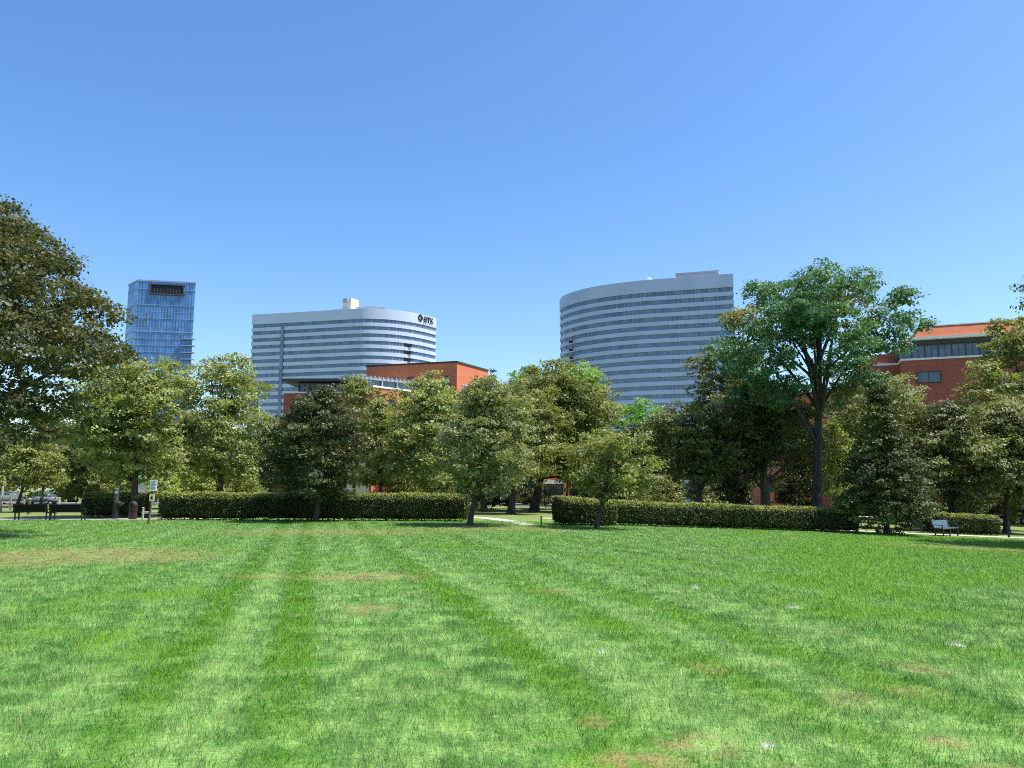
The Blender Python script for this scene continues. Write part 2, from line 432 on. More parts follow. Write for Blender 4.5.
for i in range(-20, 21):
    x0 = i * 7.0; x1 = x0 + 3.0
    mk.add([(x0, 90.2, gz(x0, 90.2) + .018), (x1, 90.2, gz(x1, 90.2) + .018), (x1, 90.32, gz(x1, 90.3) + .018), (x0, 90.32, gz(x0, 90.3) + .018)], [(0, 1, 2, 3)])
tag(mk.build('road_markings', M['line_paint']), kind='structure')
def strip_solid(name, y0, y1, h, m):
    mb = MB(); xx = np.arange(-160, 161, 4.0)
    for a, b in zip(xx[:-1], xx[1:]):
        za, zb = gz(a, y0), gz(b, y0)
        vs = [(a, y0, za - .2), (b, y0, zb - .2), (b, y1, zb - .2), (a, y1, za - .2), (a, y0, za + h), (b, y0, zb + h), (b, y1, zb + h), (a, y1, za + h)]
        mb.add(vs, [(4, 5, 6, 7), (0, 1, 5, 4), (2, 3, 7, 6)])
    return tag(mb.build(name, m), kind='structure')
strip_solid('kerb', 85.75, 86.0, 0.12, M['kerb'])
strip_solid('kerb', 94.5, 94.75, 0.12, M['kerb'])
strip_solid('pavement', 94.75, 99.0, 0.115, M['concrete'])

# grass blades over the part of the lawn in front of the hedges
def grass():
    rng = np.random.default_rng(5)
    N = 3_000_000
    y = rng.uniform(0.5, 44.5, N)
    x = rng.uniform(-1, 1, N) * 42
    dens = np.minimum(1.0, (7.0 / y) ** 1.6)
    dens = np.where((np.abs(x) > 0.7 * y + 1.5) | (y < 4), np.minimum(dens, .6), dens)
    keep = (np.abs(x) < 0.72 * y + 10.0)
    area = 84 * 44.0; want = 2600 * dens * area / N
    y2 = []; x2 = []
    xx, yy, ww = x[keep], y[keep], want[keep]
    while len(xx) and ww.max() > 0:
        take = rng.uniform(0, 1, len(xx)) < ww
        y2.append(yy[take] + rng.normal(0, .05, take.sum())); x2.append(xx[take] + rng.normal(0, .05, take.sum()))
        ww = ww - 1.0; k = ww > 0; xx, yy, ww = xx[k], yy[k], ww[k]
    x = np.concatenate(x2); y = np.concatenate(y2); n = len(x)
    s = x * math.cos(TH) + y * math.sin(TH)
    band = np.zeros(n)
    for c, w, a in BANDS: band = np.maximum(band, a * np.exp(-((s - c) / (w * 1.1)) ** 2))
    tuft = 0.5 + 0.25 * np.sin(x * 5.1 + 2 * np.sin(y * 2.3)) + 0.25 * np.sin(y * 4.3 + 1.7 * np.sin(x * 3.1 + 1))
    h = (0.026 + 0.022 * rng.uniform(0, 1, n) + 0.018 * tuft + rng.exponential(.012, n)) * (1 - 0.15 * band)
    w = np.maximum(0.0042, 0.00062 * y) * rng.uniform(.7, 1.3, n)
    bare = np.zeros(n)
    for u_, v_, rx_, ry_, a_ in DRY:
        ex, ey = px_ground(u_, v_); bare = np.maximum(bare, a_ * np.clip(1.5 - np.hypot((x - ex) / rx_, (y - ey) / ry_), 0, 1))
    h = h * (1 - .55 * bare)
    th = rng.uniform(0, 2 * np.pi, n)
    lean = h * rng.uniform(.15, .95, n); la = rng.uniform(0, 2 * np.pi, n)
    lx = lean * np.cos(la) + h * 0.45 * (-math.sin(TH)) * (1 - 2 * band)
    ly = lean * np.sin(la) + h * 0.45 * math.cos(TH) * (1 - 2 * band)
    z = ground(x, y) - 0.004
    V = np.empty((n, 3, 3))
    V[:, 0] = np.stack([x - np.cos(th) * w / 2, y - np.sin(th) * w / 2, z], -1)
    V[:, 1] = np.stack([x + np.cos(th) * w / 2, y + np.sin(th) * w / 2, z], -1)
    V[:, 2] = np.stack([x + lx, y + ly, z + h], -1)
    o = np_mesh('grass', V.reshape(-1, 3), 3, blade_mat())
    tag(o, 'short green mown grass covering the open park lawn', 'grass', kind='stuff')
grass()

# ------------------------------------------------------------------ plants
def leaves(C, O, m, size, spread, rng, flat=0.42, up=0.6, rnd=0.36, aspect=0.6):
    """m leaves around each clump centre C with outward direction O"""
    n = len(C) * m
    off = rng.normal(0, 1, (n, 3)) * spread; off[:, 2] *= flat
    P = np.repeat(C, m, 0) + off
    # the leaves of one spray share a tilt
    K = O * 0.55 + rng.normal(0, 1, C.shape) * 0.5; K[:, 2] += up; K /= np.linalg.norm(K, axis=1, keepdims=True)
    Nn = np.repeat(K, m, 0) + rng.normal(0, 1, (n, 3)) * rnd
    return leaf_quads(P, Nn, size, rng, aspect)
def leaf_quads(P, Nn, size, rng, aspect=0.6):
    n = len(P); Nn = Nn / (np.linalg.norm(Nn, axis=1, keepdims=True) + 1e-9)
    T = rng.normal(0, 1, (n, 3)); T[:, 2] -= 0.3
    T -= (T * Nn).sum(1, keepdims=True) * Nn; T /= (np.linalg.norm(T, axis=1, keepdims=True) + 1e-9)
    B = np.cross(Nn, T); sz = np.asarray(size) * rng.uniform(.65, 1.3, n)
    a = T * (sz / 2)[:, None]; b = B * (sz * aspect / 2)[:, None]
    lift = Nn * (sz * 0.10)[:, None]
    V = np.empty((n, 4, 3)); V[:, 0] = P - a; V[:, 1] = P - b * 1.0 - a * .1 + lift; V[:, 2] = P + a; V[:, 3] = P + b - a * .1 + lift
    return V.reshape(-1, 3)

def crown_from_lobes(lob, rng, size=0.24, dens=9.0, m=17, spread=0.26, gap=0.3, low=-0.12, fill=26.0, aspect=0.62, squash=.8):
    dens *= 1.12; size *= .78; m = int(m * 2.1); spread *= .88
    Cs, Os, Fs, FN = [], [], [], []
    for x, y, z, r in lob:
        k = max(6, int(dens * r * r))
        d = rng.normal(0, 1, (k * 2, 3)); d /= np.linalg.norm(d, axis=1, keepdims=True)
        d = d[(d[:, 2] > low) | (rng.uniform(0, 1, len(d)) < 0.16)][:k]
        rr = r * np.where(rng.uniform(0, 1, len(d)) < .12, rng.uniform(1.0, 1.22, len(d)), rng.uniform(0.8, 1.04, len(d)))
        c = np.array([x, y, z]) + d * rr[:, None] * np.array([1, 1, squash])
        f = np.sin(c[:, 0] * 1.9 + z) + np.sin(c[:, 1] * 1.7 + x) + np.sin(c[:, 2] * 2.3 + y)
        keep = (f > -1.15 - 0.0) | (rng.uniform(0, 1, len(c)) > gap * 2)
        Cs.append(c[keep]); Os.append(d[keep])
        nf = int(fill * r * r)
        q = rng.normal(0, 1, (nf, 3)); q /= np.linalg.norm(q, axis=1, keepdims=True)
        Fs.append(np.array([x, y, z]) + q * (r * 0.66 * rng.uniform(0, 1, nf) ** .5)[:, None]); FN.append(rng.normal(0, 1, (nf, 3)))
    C = np.concatenate(Cs); O = np.concatenate(Os)
    V = leaves(C, O, m, size, spread, rng, aspect=aspect)
    Fp = np.concatenate(Fs)
    if len(Fp): V = np.concatenate([V, leaf_quads(Fp, np.concatenate(FN), size * 2.0, rng, 0.7)])
    return V

PROF = {
 'round': lambda t: max(0.0, 1 - abs(2 * t - 0.95) ** 2.3) ** 0.5,
 'broad': lambda t: max(0.0, (1 - t ** 2.2)) ** 0.6 * min(1, 0.55 + 2.2 * t),
 'cone':  lambda t: (1 - t) ** 0.72 * min(1, 0.75 + 2.5 * t),
 'egg':   lambda t: max(0.0, 1 - abs(2 * t - 0.72) ** 2.0 if t > .36 else 1 - ((.36 - t) / .36) ** 2 * .55) ** 0.55 if t < .99 else 0.05,
}
def auto_lobes(cx, cy, z0, z1, rx, prof, n, rng, rs=(.25, .40)):
    H = z1 - z0; out = []
    base = min(rx, H * 0.55); n = int(n * 1.35)
    for i in range(n):
        t = (i + rng.uniform(0, 1)) / n
        r = base * rng.uniform(*rs) * (1.0 if prof != 'cone' else (0.45 + 0.7 * (1 - t)))
        r = max(r, 0.28 * base * 0.5)
        a = i * 2.39996 + rng.uniform(-.5, .5)
        zz = z0 + r * .7 + t * (H - r * 1.6)
        rad = max(0.0, PROF[prof]((zz - z0) / H) * rx - r * 0.78) * (1.0 if rng.uniform() < .8 else .5)
        out.append((cx + rad * math.cos(a), cy + rad * math.sin(a), zz, r))
    for k in range(max(2, n // 6)):
        t = (k + .7) / (n // 6 + 1)
        out.append((cx + rng.normal(0, .1 * rx), cy + rng.normal(0, .1 * rx), z0 + t * H * .85, base * .42 * (1 if prof != 'cone' else 1.1 - t)))
    return out

def wood(base, lob, r0, fork, rng, lean=(0, 0), nmax=16, multi=1, top=0.8):
    mb = MB(); bx, by, bz = base
    L_ = sorted(lob, key=lambda l: -l[3])[:nmax]
    ztop = max(l[2] for l in lob); zt = bz + (ztop - bz) * top
    cx = np.mean([l[0] for l in lob]); cy = np.mean([l[1] for l in lob])
    def axis(t):  # main stem from the base towards the crown top
        z = bz + (zt - bz) * t
        k = t ** 1.3
        return Vector((bx + (cx + lean[0] - bx) * k + 0.12 * math.sin(3 * t + bx), by + (cy + lean[1] - by) * k + .1 * math.sin(4 * t), z))
    ts = [0, 0.015, 0.05, 0.12, .25, .4, .55, .7, .85, 1]
    mb.tube([axis(t) - Vector((0, 0, .06 if t == 0 else 0)) for t in ts], [r0 * (1.5 if t == 0 else 1.25 if t < .03 else 1.06 if t < .1 else (1 - .86 * t)) for t in ts], 10)
    for k, l in enumerate(L_):
        e = Vector(l[:3]); tf = min(0.92, max(fork, (l[2] - bz) / max(zt - bz, .1) * rng.uniform(.5, .75)))
        s = axis(tf); d = e - s
        c1 = s + Vector((d.x * .35, d.y * .35, d.z * rng.uniform(.15, .5))); c2 = s + Vector((d.x * .7, d.y * .7, d.z * rng.uniform(.6, .85)))
        pts = []
        for q in range(7):
            t = q / 6
            pts.append(s * (1 - t) ** 3 + c1 * 3 * t * (1 - t) ** 2 + c2 * 3 * t * t * (1 - t) + e * t ** 3)
        ra = min(r0 * (1 - .86 * tf) * .62, r0 * .34)
        mb.tube(pts, [ra * (1 - .82 * q / 6) for q in range(7)], 6)
        for q in range(3):
            a = pts[3 + q]; dd = Vector(rng.normal(0, 1, 3)).normalized(); dd.z = abs(dd.z) * .6
            b = a + dd * l[3] * .9
            mb.tube([a, a.lerp(b, .5) + Vector(rng.normal(0, .05, 3)), b], [ra * .32, ra * .22, ra * .08], 4)
    return mb

def place(root, parts):
    for p in parts: p.parent = root
def tree(name, label, cat, kind, base, lob, r0, fork=.35, seed=1, group=None, bark='bark', lean=(0, 0), nmax=16, top=.8, extra=None, **kw):
    rng = np.random.default_rng(seed)
    root = empty(name, base, 0, label, cat, group)
    lo = [(l[0] - base[0], l[1] - base[1], l[2] - base[2], l[3]) for l in lob]
    wood((0, 0, 0), lo, r0, fork, rng, lean, nmax, top=top).build('trunk', M[bark], root)
    V = crown_from_lobes(lo, rng, **kw)
    mats = [L[kind]]; midx = None
    if extra:   # (second leaf kind, fraction of the clumps); 'dark' clumps paint crown shade into the colour
        mats.append(L[extra[0]]); nq = len(V) // 4
        P = V.reshape(-1, 4, 3).mean(1)
        f = np.sin(P[:, 0] * .9 + seed) + np.sin(P[:, 1] * .8 + 2) + np.sin(P[:, 2] * 1.1 + seed * 2) + rng.normal(0, .3, nq)
        midx = (f > np.quantile(f, 1 - extra[1])).astype(np.int32)
    np_mesh('crown', V, 4, mats, root, midx)
    return root

def auto_tree(name, label, cat, kind, box, D, trunk_px, r0, prof='round', n=26, seed=1, ry=None, **kw):
    x0, x1, yt, yb = box
    vm = (yt + yb) / 2; cx = xat((x0 + x1) / 2, D, vm); rx = abs(xat(x1, D, vm) - xat(x0, D, vm)) / 2 * 1.05
    z1, z0 = zat(yt, D), zat(yb, D)
    b = foot(trunk_px, D)
    z0 = max(z0, b[2] + .15)
    rng = np.random.default_rng(seed + 100)
    lob = auto_lobes(cx, D, z0, z1, rx, prof, n, rng)
    return tree(name, label, cat, kind, b, lob, r0, seed=seed, **kw)

def px_lobes(spec, D, rng, thick=1.0, copies=2, limit=6.0):
    """lobes given by their outline in the photo, spread through a real crown depth"""
    out = []
    for u, v, rp in spec:
        for k in range(copies):
            r = rp / F * D * (1 if k == 0 else rng.uniform(.75, .95))
            dy = rng.uniform(-1, 1) * min(limit, thick * 3.2)
            Y = D + dy; p = at(u + rng.uniform(-4, 4) * k, v + rng.uniform(-4, 4) * k, Y)
            out.append((*p, r))
    return out

GB = 'broadleaf trees around the park lawn'
# the big tree that enters at the left edge
rng0 = np.random.default_rng(3)
sp = [(-60, 262, 62), (-14, 255, 46), (18, 262, 34), (30, 296, 44), (-40, 330, 70), (55, 318, 36), (84, 322, 28), (108, 330, 17), (104, 366, 20), (66, 372, 46), (8, 375, 60), (30, 420, 34),
      (-120, 330, 70), (-100, 410, 60), (-20, 232, 34), (52, 276, 20), (-70, 225, 45), (10, 335, 45), (-150, 270, 55), (-20, 430, 40), (-180, 380, 55)]
tree('shade_tree', 'large dark olive tree filling the upper left corner with its trunk out of view', 'tree', 'dusk', foot(-64, 30.5), px_lobes([(u, v - 9, r * 1.17) for u, v, r in sp], 30.5, rng0, 1.2), .42, .22, 11, GB, size=.21, dens=13, m=17, spread=.24, fill=8, nmax=20)

auto_tree('maple_tree', 'rounded yellow-green tree with a dark forked trunk beside the grey drinking fountain', 'tree', 'maple', (74, 192, 352, 484), 49, 134, .24, 'round', 34, 21, group=GB, fork=.28, dens=10, m=18)
auto_tree('maple_tree', 'yellow-green tree behind the left end of the longest hedge, below the glass tower', 'tree', 'maple', (180, 270, 350, 487), 53, 218, .26, 'round', 30, 22, group=GB, fork=.22, dens=10, m=18)
auto_tree('magnolia_tree', 'dense dark glossy tree standing in front of the middle of the long hedge', 'tree', 'dark', (270, 366, 384, 501), 42.6, 317, .15, 'egg', 36, 23, group=GB, fork=.12, size=.2, dens=17, m=18, spread=.2, fill=14)
auto_tree('slim_tree', 'light green slim tree rising behind the dark glossy tree', 'tree', 'mid', (322, 388, 370, 488), 55, 352, .16, 'egg', 22, 24, group=GB, dens=10)
auto_tree('slim_tree', 'shaded green tree between the glossy tree and the taller central crown', 'tree', 'mid', (358, 426, 384, 494), 56, 386, .14, 'round', 20, 25, group=GB, dens=10, bark='bark_pale')
auto_tree('slim_tree', 'narrow green tree covering the lower brick wall behind the long hedge', 'tree', 'mid', (354, 404, 398, 494), 51.5, 379, .12, 'egg', 20, 88, group=GB, dens=10)
auto_tree('maple_tree', 'tall light yellow-green tree under the corner of the central brick building', 'tree', 'maple', (384, 476, 370, 496), 50, 436, .22, 'egg', 32, 26, group=GB, fork=.16, dens=10, m=18)
auto_tree('linden_tree', 'grey-green tree with a thin trunk at the right end of the long hedge', 'tree', 'grey', (438, 536, 374, 500), 38.8, 470, .14, 'egg', 34, 27, group=GB, fork=.2, size=.2, dens=13, m=18, spread=.22)
auto_tree('oak_tree', 'olive oak behind the concrete path with a dark straight trunk', 'tree', 'mid', (476, 562, 376, 488), 58, 511, .28, 'round', 28, 28, group=GB, fork=.3, dens=9)
auto_tree('oak_tree', 'tallest olive oak in the middle beside the left edge of the curved tower', 'tree', 'mid', (508, 614, 358, 484), 66, 534, .38, 'round', 38, 29, group=GB, fork=.3, size=.28, dens=9, extra=('bright', .12))
auto_tree('oak_tree', 'dark oak trunk and shaded crown left of the path opening', 'tree', 'dark', (430, 505, 410, 488), 64, 484, .3, 'broad', 22, 30, group=GB, fork=.3, size=.28, dens=8)
auto_tree('linden_tree', 'small grey-green tree with a slanted trunk in front of the right hedge corner', 'tree', 'mid', (566, 655, 426, 502), 38.6, 596, .13, 'round', 22, 31, group=GB, fork=.3, size=.2, dens=14, m=18, spread=.22)
auto_tree('spreading_tree', 'wide dark olive tree with a leaning trunk below the curved tower', 'tree', 'olive', (636, 752, 398, 486), 51.5, 694, .22, 'broad', 30, 32, group=GB, fork=.2, dens=9, lean=(1, 0), extra=('dark', .25))
auto_tree('spreading_tree', 'broad shaded tree with the thickest grey trunk behind the right hedge', 'tree', 'olive', (690, 830, 386, 476), 54, 765, .42, 'broad', 40, 33, group=GB, fork=.22, dens=10, bark='bark_pale', extra=('dark', .3))
auto_tree('bronze_tree', 'olive-bronze tree beside the right edge of the curved tower, left of the tall green tree', 'tree', 'olive', (690, 772, 333, 430), 64, 742, .26, 'round', 20, 34, group=GB, size=.28, dens=7, fork=.3, extra=('teal', .3))
rng1 = np.random.default_rng(9)
sp = [(815, 292, 26), (785, 302, 22), (846, 296, 24), (760, 296, 15), (868, 283, 11), (822, 275, 13), (752, 330, 22), (735, 322, 12), (790, 335, 26), (835, 330, 26), (768, 362, 22), (822, 372, 12), (748, 372, 17), (730, 352, 12),
      (850, 362, 18), (882, 326, 18), (905, 300, 11), (893, 306, 10), (908, 322, 10), (897, 345, 13), (872, 350, 13), (868, 385, 15), (774, 396, 16), (838, 402, 13), (922, 328, 8), (800, 316, 22), (842, 388, 14), (745, 398, 14), (795, 385, 13), (760, 385, 14), (858, 340, 15), (812, 320, 20)]
tree('tall_tree', 'tallest bluish-green tree with open crown and dark limbs right of the curved tower', 'tree', 'teal', foot(815, 49.2), px_lobes([(u, v, r * 1.12) for u, v, r in sp], 49.2, rng1, 1.0, 2), .38, .3, 12, GB, bark='bark', size=.25, dens=15, m=18, spread=.27, fill=14, nmax=20, squash=.95, low=-.4, top=.86, extra=('brown', .07))
auto_tree('holly_tree', 'dense dark pyramid-shaped evergreen standing between the right hedges and the bench', 'tree', 'dark', (836, 932, 384, 531), 45, 884, .16, 'cone', 48, 35, group=GB, fork=.08, size=.2, dens=20, m=18, spread=.2, fill=18, extra=('mid', .14), low=-.4)
auto_tree('linden_tree', 'pale grey-green tree behind the pyramid evergreen, below the right brick building', 'tree', 'grey', (826, 926, 372, 492), 57, 842, .24, 'round', 30, 36, group=GB, fork=.25, dens=9)
auto_tree('linden_tree', 'pale grey-green tree over the short right hedge', 'tree', 'grey', (898, 992, 398, 496), 54, 950, .2, 'broad', 28, 37, group=GB, fork=.2, dens=10, extra=('dark', .3))
auto_tree('linden_tree', 'grey-green tree at the right edge with shaded lower boughs', 'tree', 'grey', (954, 1066, 392, 505), 55, 1003, .22, 'broad', 30, 38, group=GB, fork=.2, dens=10, extra=('dark', .25))
rng2 = np.random.default_rng(14)
sp = [(1012, 352, 26), (988, 374, 20), (1040, 336, 30), (974, 394, 16), (1006, 396, 26), (1052, 384, 34), (1030, 415, 26), (985, 412, 16), (1075, 350, 30), (1000, 330, 14)]
tree('maple_tree', 'tall yellow-olive tree at the right edge beside the brick building windows', 'tree', 'mid', foot(1046, 62), px_lobes(sp, 62, rng2, 1.0, 2), .32, .35, 39, GB, size=.28, dens=9, extra=('brown', .2))
sp = [(1034, 305, 13), (1060, 290, 34), (1100, 260, 50), (1098, 330, 58), (1140, 300, 70), (1125, 400, 70), (1088, 405, 40), (1180, 360, 80), (1160, 230, 60), (1210, 290, 70), (1230, 400, 60)]
tree('tall_tree', 'bluish-green tree mostly outside the picture with a leafy twig at the right edge', 'tree', 'teal', foot(1150, 37.5), px_lobes(sp, 37.5, rng2, 1.0, 2), .34, .25, 15, GB, size=.24, dens=8, m=15)
auto_tree('maple_tree', 'light bush-like tree beside the tall pale trunk', 'tree', 'shrub', (818, 856, 420, 506), 53, 836, .1, 'egg', 14, 40, group=GB, dens=10, m=14)
# farther trees
auto_tree('distant_tree', 'distant deep green tree just right of the central brick building', 'tree', 'teal', (500, 560, 361, 470), 100, 528, .35, 'egg', 18, 41, group=GB, size=.36, dens=5, spread=.35)
auto_tree('distant_conifer', 'tiny dark conifer tip beside the central brick building', 'tree', 'dark', (482, 502, 368, 470), 110, 492, .2, 'cone', 14, 42, group=GB, size=.34, dens=7, spread=.3)
auto_tree('distant_tree', 'distant bronze tree at the foot of the curved tower', 'tree', 'brown', (556, 622, 374, 470), 92, 590, .3, 'round', 18, 43, group=GB, size=.36, dens=5, spread=.35)
auto_tree('distant_tree', 'distant bright green tree below the middle of the curved tower', 'tree', 'bright', (612, 672, 400, 480), 86, 640, .26, 'round', 18, 44, group=GB, size=.34, dens=6, spread=.33)
auto_tree('young_tree', 'young tree with a thin dark trunk behind the two black benches', 'tree', 'mid', (-6, 64, 436, 494), 60, 17, .15, 'broad', 20, 45, group=GB, dens=9)
proto = auto_tree('street_tree', 'street tree beyond the road at the left', 'tree', 'mid', (20, 120, 428, 500), 104, 70, .22, 'round', 24, 46, group='street trees beyond the road', size=.42, dens=5, spread=.4)
STREET = [(130, 106, .9, 1, 'street tree beyond the road behind the white park sign'), (236, 104, 1.0, 2, 'street tree beyond the road behind the second yellow-green tree'), (300, 103, .9, 3, 'street tree beyond the road behind the dark glossy tree'),
          (430, 104, .92, 4, 'street tree beyond the road behind the tall light tree'), (-40, 108, 1.2, 5, 'street tree beyond the road at the far left edge'), (700, 103, .95, 2.2, 'street tree beyond the road behind the leaning trunk'),
          (880, 84, .8, .6, 'street tree behind the pyramid evergreen'), (960, 84, .85, 1.4, 'street tree behind the short right hedge'), (1040, 82, .9, 3.3, 'street tree beyond the right frame edge'), (640, 101, .7, 4, 'street tree behind the parked silver car')]
for u, D, s, a, lb in STREET:
    o = copy_tree(proto); o.location = foot(u, D); o.scale = (s, s, s); o.rotation_euler.z = a; o['label'] = lb
UNDER = [('shaded understory tree behind the two central oaks', 'dark', (430, 520, 425, 500), 74, 476, 71), ('shaded understory tree behind the tallest olive oak', 'olive', (528, 606, 420, 478), 76, 566, 72),
         ('shaded understory tree behind the small grey-green tree', 'dark', (604, 690, 418, 498), 72, 650, 73), ('shaded understory tree left of the thickest grey trunk', 'dark', (700, 770, 415, 492), 70, 728, 74),
         ('shaded understory tree right of the thickest grey trunk', 'dark', (768, 836, 420, 490), 68, 796, 75), ('shaded understory tree behind the pyramid evergreen', 'olive', (860, 940, 405, 500), 70, 905, 76),
         ('shaded understory tree behind the short right hedge', 'dark', (920, 1000, 420, 506), 68, 960, 77), ('shaded understory tree below the big left tree', 'olive', (46, 140, 420, 492), 70, 96, 78), ('shaded understory tree behind the young tree', 'olive', (8, 78, 404, 488), 80, 42, 87), ('shaded understory tree at the far left edge', 'dark', (-50, 30, 410, 488), 74, -12, 79),
         ('shaded understory tree between the two yellow-green trees', 'olive', (150, 232, 415, 488), 72, 190, 80), ('shaded understory tree behind the dark glossy tree', 'dark', (240, 330, 410, 490), 70, 286, 81)]
for lb, kd, bx, D, tp_, sd in UNDER:
    auto_tree('understory_tree', lb, 'tree', kd, bx, D, tp_, .16, 'broad', 18, sd, group=GB, size=.34, dens=6, m=12, spread=.32, fork=.25)
# shrubs
GS = 'shrubs behind the hedges'
def shrub(label, kind, box, D, seed, n=12, **kw):
    return auto_tree('shrub', label, 'shrub', kind, box, D, (box[0] + box[1]) / 2, .05, 'broad', n, seed, group=GS, fork=.1, **kw)
shrub('large olive shrub behind the right black bench', 'mid', (52, 100, 462, 503), 72, 51)
shrub('olive shrub behind the grey drinking fountain', 'mid', (88, 136, 458, 502), 68, 52)
shrub('bright yellow-green shrub behind the white park sign', 'shrub', (140, 182, 470, 503), 60, 53)
shrub('bright yellow-green shrub at the left end of the long hedge', 'shrub', (172, 216, 462, 505), 58, 54)
shrub('rounded olive shrub right of the second yellow-green trunk', 'mid', (222, 268, 476, 505), 60, 55)
shrub('low olive shrub behind the long hedge under the tall light tree', 'mid', (384, 420, 478, 505), 57, 56)
shrub('light grey-green shrub in front of the parked silver car', 'grey', (634, 682, 473, 508), 60, 57)
shrub('light green shrub right of the leaning trunk', 'grey', (688, 714, 470, 508), 62, 58)
shrub('small olive shrub behind the short right hedge', 'mid', (962, 984, 498, 522), 53, 59, n=8)

shrub('dark low shrub between the two thickest trunks', 'dark', (776, 812, 476, 508), 58, 82)
shrub('dark low shrub left of the thickest grey trunk', 'dark', (716, 752, 474, 508), 58, 83)
shrub('dark low shrub beside the slanted trunk and hedge corner', 'olive', (606, 640, 478, 508), 57, 84)
shrub('dark low shrub added for shade beyond the path between the oak trunks', 'dark', (470, 512, 486, 508), 70, 85)  # this shrub and the next are added to darken the gap
shrub('small dark shrub added for shade beyond the path beside the hedge end', 'dark', (514, 552, 488, 507), 73, 86)
# hedges: a twiggy core under a clipped leaf surface
def hedge(label, p0, p1, h, depth, seed, h1=None, round_end=.5):
    rng = np.random.default_rng(seed)
    a = np.array(p0[:2]); b = np.array(p1[:2]); Ln = np.linalg.norm(b - a); d = (b - a) / Ln; nrm = np.array([-d[1], d[0]])
    mid = (a + b) / 2; base = (mid[0], mid[1], gz(*mid)); h1 = h1 or h
    root = empty('hedge', base, 0, label, 'hedge', 'clipped hedges along the lawn')
    def hh(u): return h + (h1 - h) * u
    def shape(u, ang, k=1.0):   # cross-section: flat bottom, rounded shoulders
        w = depth / 2
        e = np.clip(np.minimum(u, 1 - u) * Ln / round_end, 0, 1); e = np.sqrt(1 - (1 - e) ** 2) * .35 + .65
        c, s = np.cos(ang), np.sin(ang)
        q = 1 / (np.abs(c) ** 5 + np.abs(s) ** 5) ** .2
        wave = 1 + .05 * np.sin(u * Ln * 1.3 + seed) + .04 * np.sin(u * Ln * 3.1 + ang * 2)
        off = c * q * w * k * e * wave; H = hh(u)
        z = H * .5 + s * q * H * .5 * k * (.96 + .04 * e) * (1 + .03 * np.sin(u * Ln * 1.1 + seed) + .018 * np.sin(u * Ln * 2.7) + .014 * np.sin(u * Ln * 6.1 + seed))
        xy = a + d * ((u * Ln)[:, None] if np.ndim(u) else u * Ln) + nrm * (off[:, None] if np.ndim(off) else off)
        return xy, z
    # core
    nu, na = 24, 12; ev = []; ef = []
    for i in range(nu):
        u = .012 + .976 * i / (nu - 1)
        for k in range(na):
            xy, z = shape(np.array([u]), np.array([2 * math.pi * k / na]), .84)
            xy = xy[0]; ev.append((xy[0] - base[0], xy[1] - base[1], gz(*xy) + max(float(z[0]), .12) - base[2]))
    for i in range(nu - 1):
        for k in range(na):
            k2 = (k + 1) % na; ef.append((i * na + k, i * na + k2, (i + 1) * na + k2, (i + 1) * na + k))
    ef.append(tuple(range(na))); ef.append(tuple(range((nu - 1) * na, nu * na)))
    n = int(Ln * (h * 2 + depth * 1.2) * 520)
    u = rng.uniform(0, 1, n); e = rng.uniform(0, 1, n) < .06
    u = np.where(e, np.where(rng.uniform(0, 1, n) < .5, rng.uniform(0, .02, n), rng.uniform(.98, 1, n)), u)
    ang = rng.uniform(-.35 * math.pi, 1.35 * math.pi, n)
    k = rng.uniform(.86, 1.05, n) + .035 * np.sin(u * Ln * 7 + ang * 5)
    k = np.where(e, k * rng.uniform(0, 1, n) ** .5, k)
    xy, z = shape(u, ang, k)
    thin = (z > h * (.16 + .12 * np.sin(u * Ln * 2.2) * np.sin(u * Ln * 5.3 + 1))) | (rng.uniform(0, 1, n) < .22) 
    P = np.stack([xy[:, 0] - base[0], xy[:, 1] - base[1], ground(xy[:, 0], xy[:, 1]) + np.maximum(z, .05) - base[2]], -1)[thin]
    O = np.stack([nrm[0] * np.cos(ang), nrm[1] * np.cos(ang), np.sin(ang)], -1)[thin]
    Nn = O * .8 + rng.normal(0, .7, P.shape)
    V = leaf_quads(P, Nn, .1, rng, .65)
    # paler leaves along the top: sunlight put into the leaf colour
    ns = int(Ln * depth * 420); u = rng.uniform(.01, .99, ns); xy, z = shape(u, rng.uniform(.17 * math.pi, .83 * math.pi, ns), 1.02 + rng.exponential(.028, ns))
    P = np.stack([xy[:, 0] - base[0], xy[:, 1] - base[1], ground(xy[:, 0], xy[:, 1]) + z - base[2]], -1)
    V2 = leaf_quads(P, rng.normal(0, .8, P.shape) + [0, 0, .5], .09, rng, .5)
    nq = len(V) // 4
    midx = np.concatenate([np.zeros(nq), np.full(len(V2) // 4, 2)]).astype(np.int32)
    np_mesh('foliage', np.concatenate([V, V2]), 4, [L['hedge'], M['hedge_core'], L['shrub']], root, midx, extra=(np.array(ev), ef, 1))
    for i in range(int(Ln / .8)):
        st = MB(); uu = (i + .5) / int(Ln / .8); q = a + d * uu * Ln + nrm * rng.uniform(-.2, .2) * depth
        zz = gz(*q); st.tube([(q[0], q[1], zz - .05), (q[0] + rng.normal(0, .05), q[1], zz + .45)], [.028, .02], 5)
        st.build('stem', M['bark'], root, base)
hedge('longest clipped hedge left of the path behind the dark glossy tree', foot(164, 45), foot(469, 44), 1.5, 1.5, 61, 1.46)
hedge('short hedge behind the maroon litter bin and drinking fountain', foot(86, 49.5), foot(148, 49.5), 1.45, 1.3, 62)
hedge('taller rounded hedge end right of the path behind the slanted trunk', foot(556, 41.5), foot(612, 42.6), 1.45, 1.7, 63, 1.3)
hedge('long low hedge running right under the tall green tree', foot(606, 43.6), foot(852, 46.2), 1.3, 1.35, 64, 1.32)
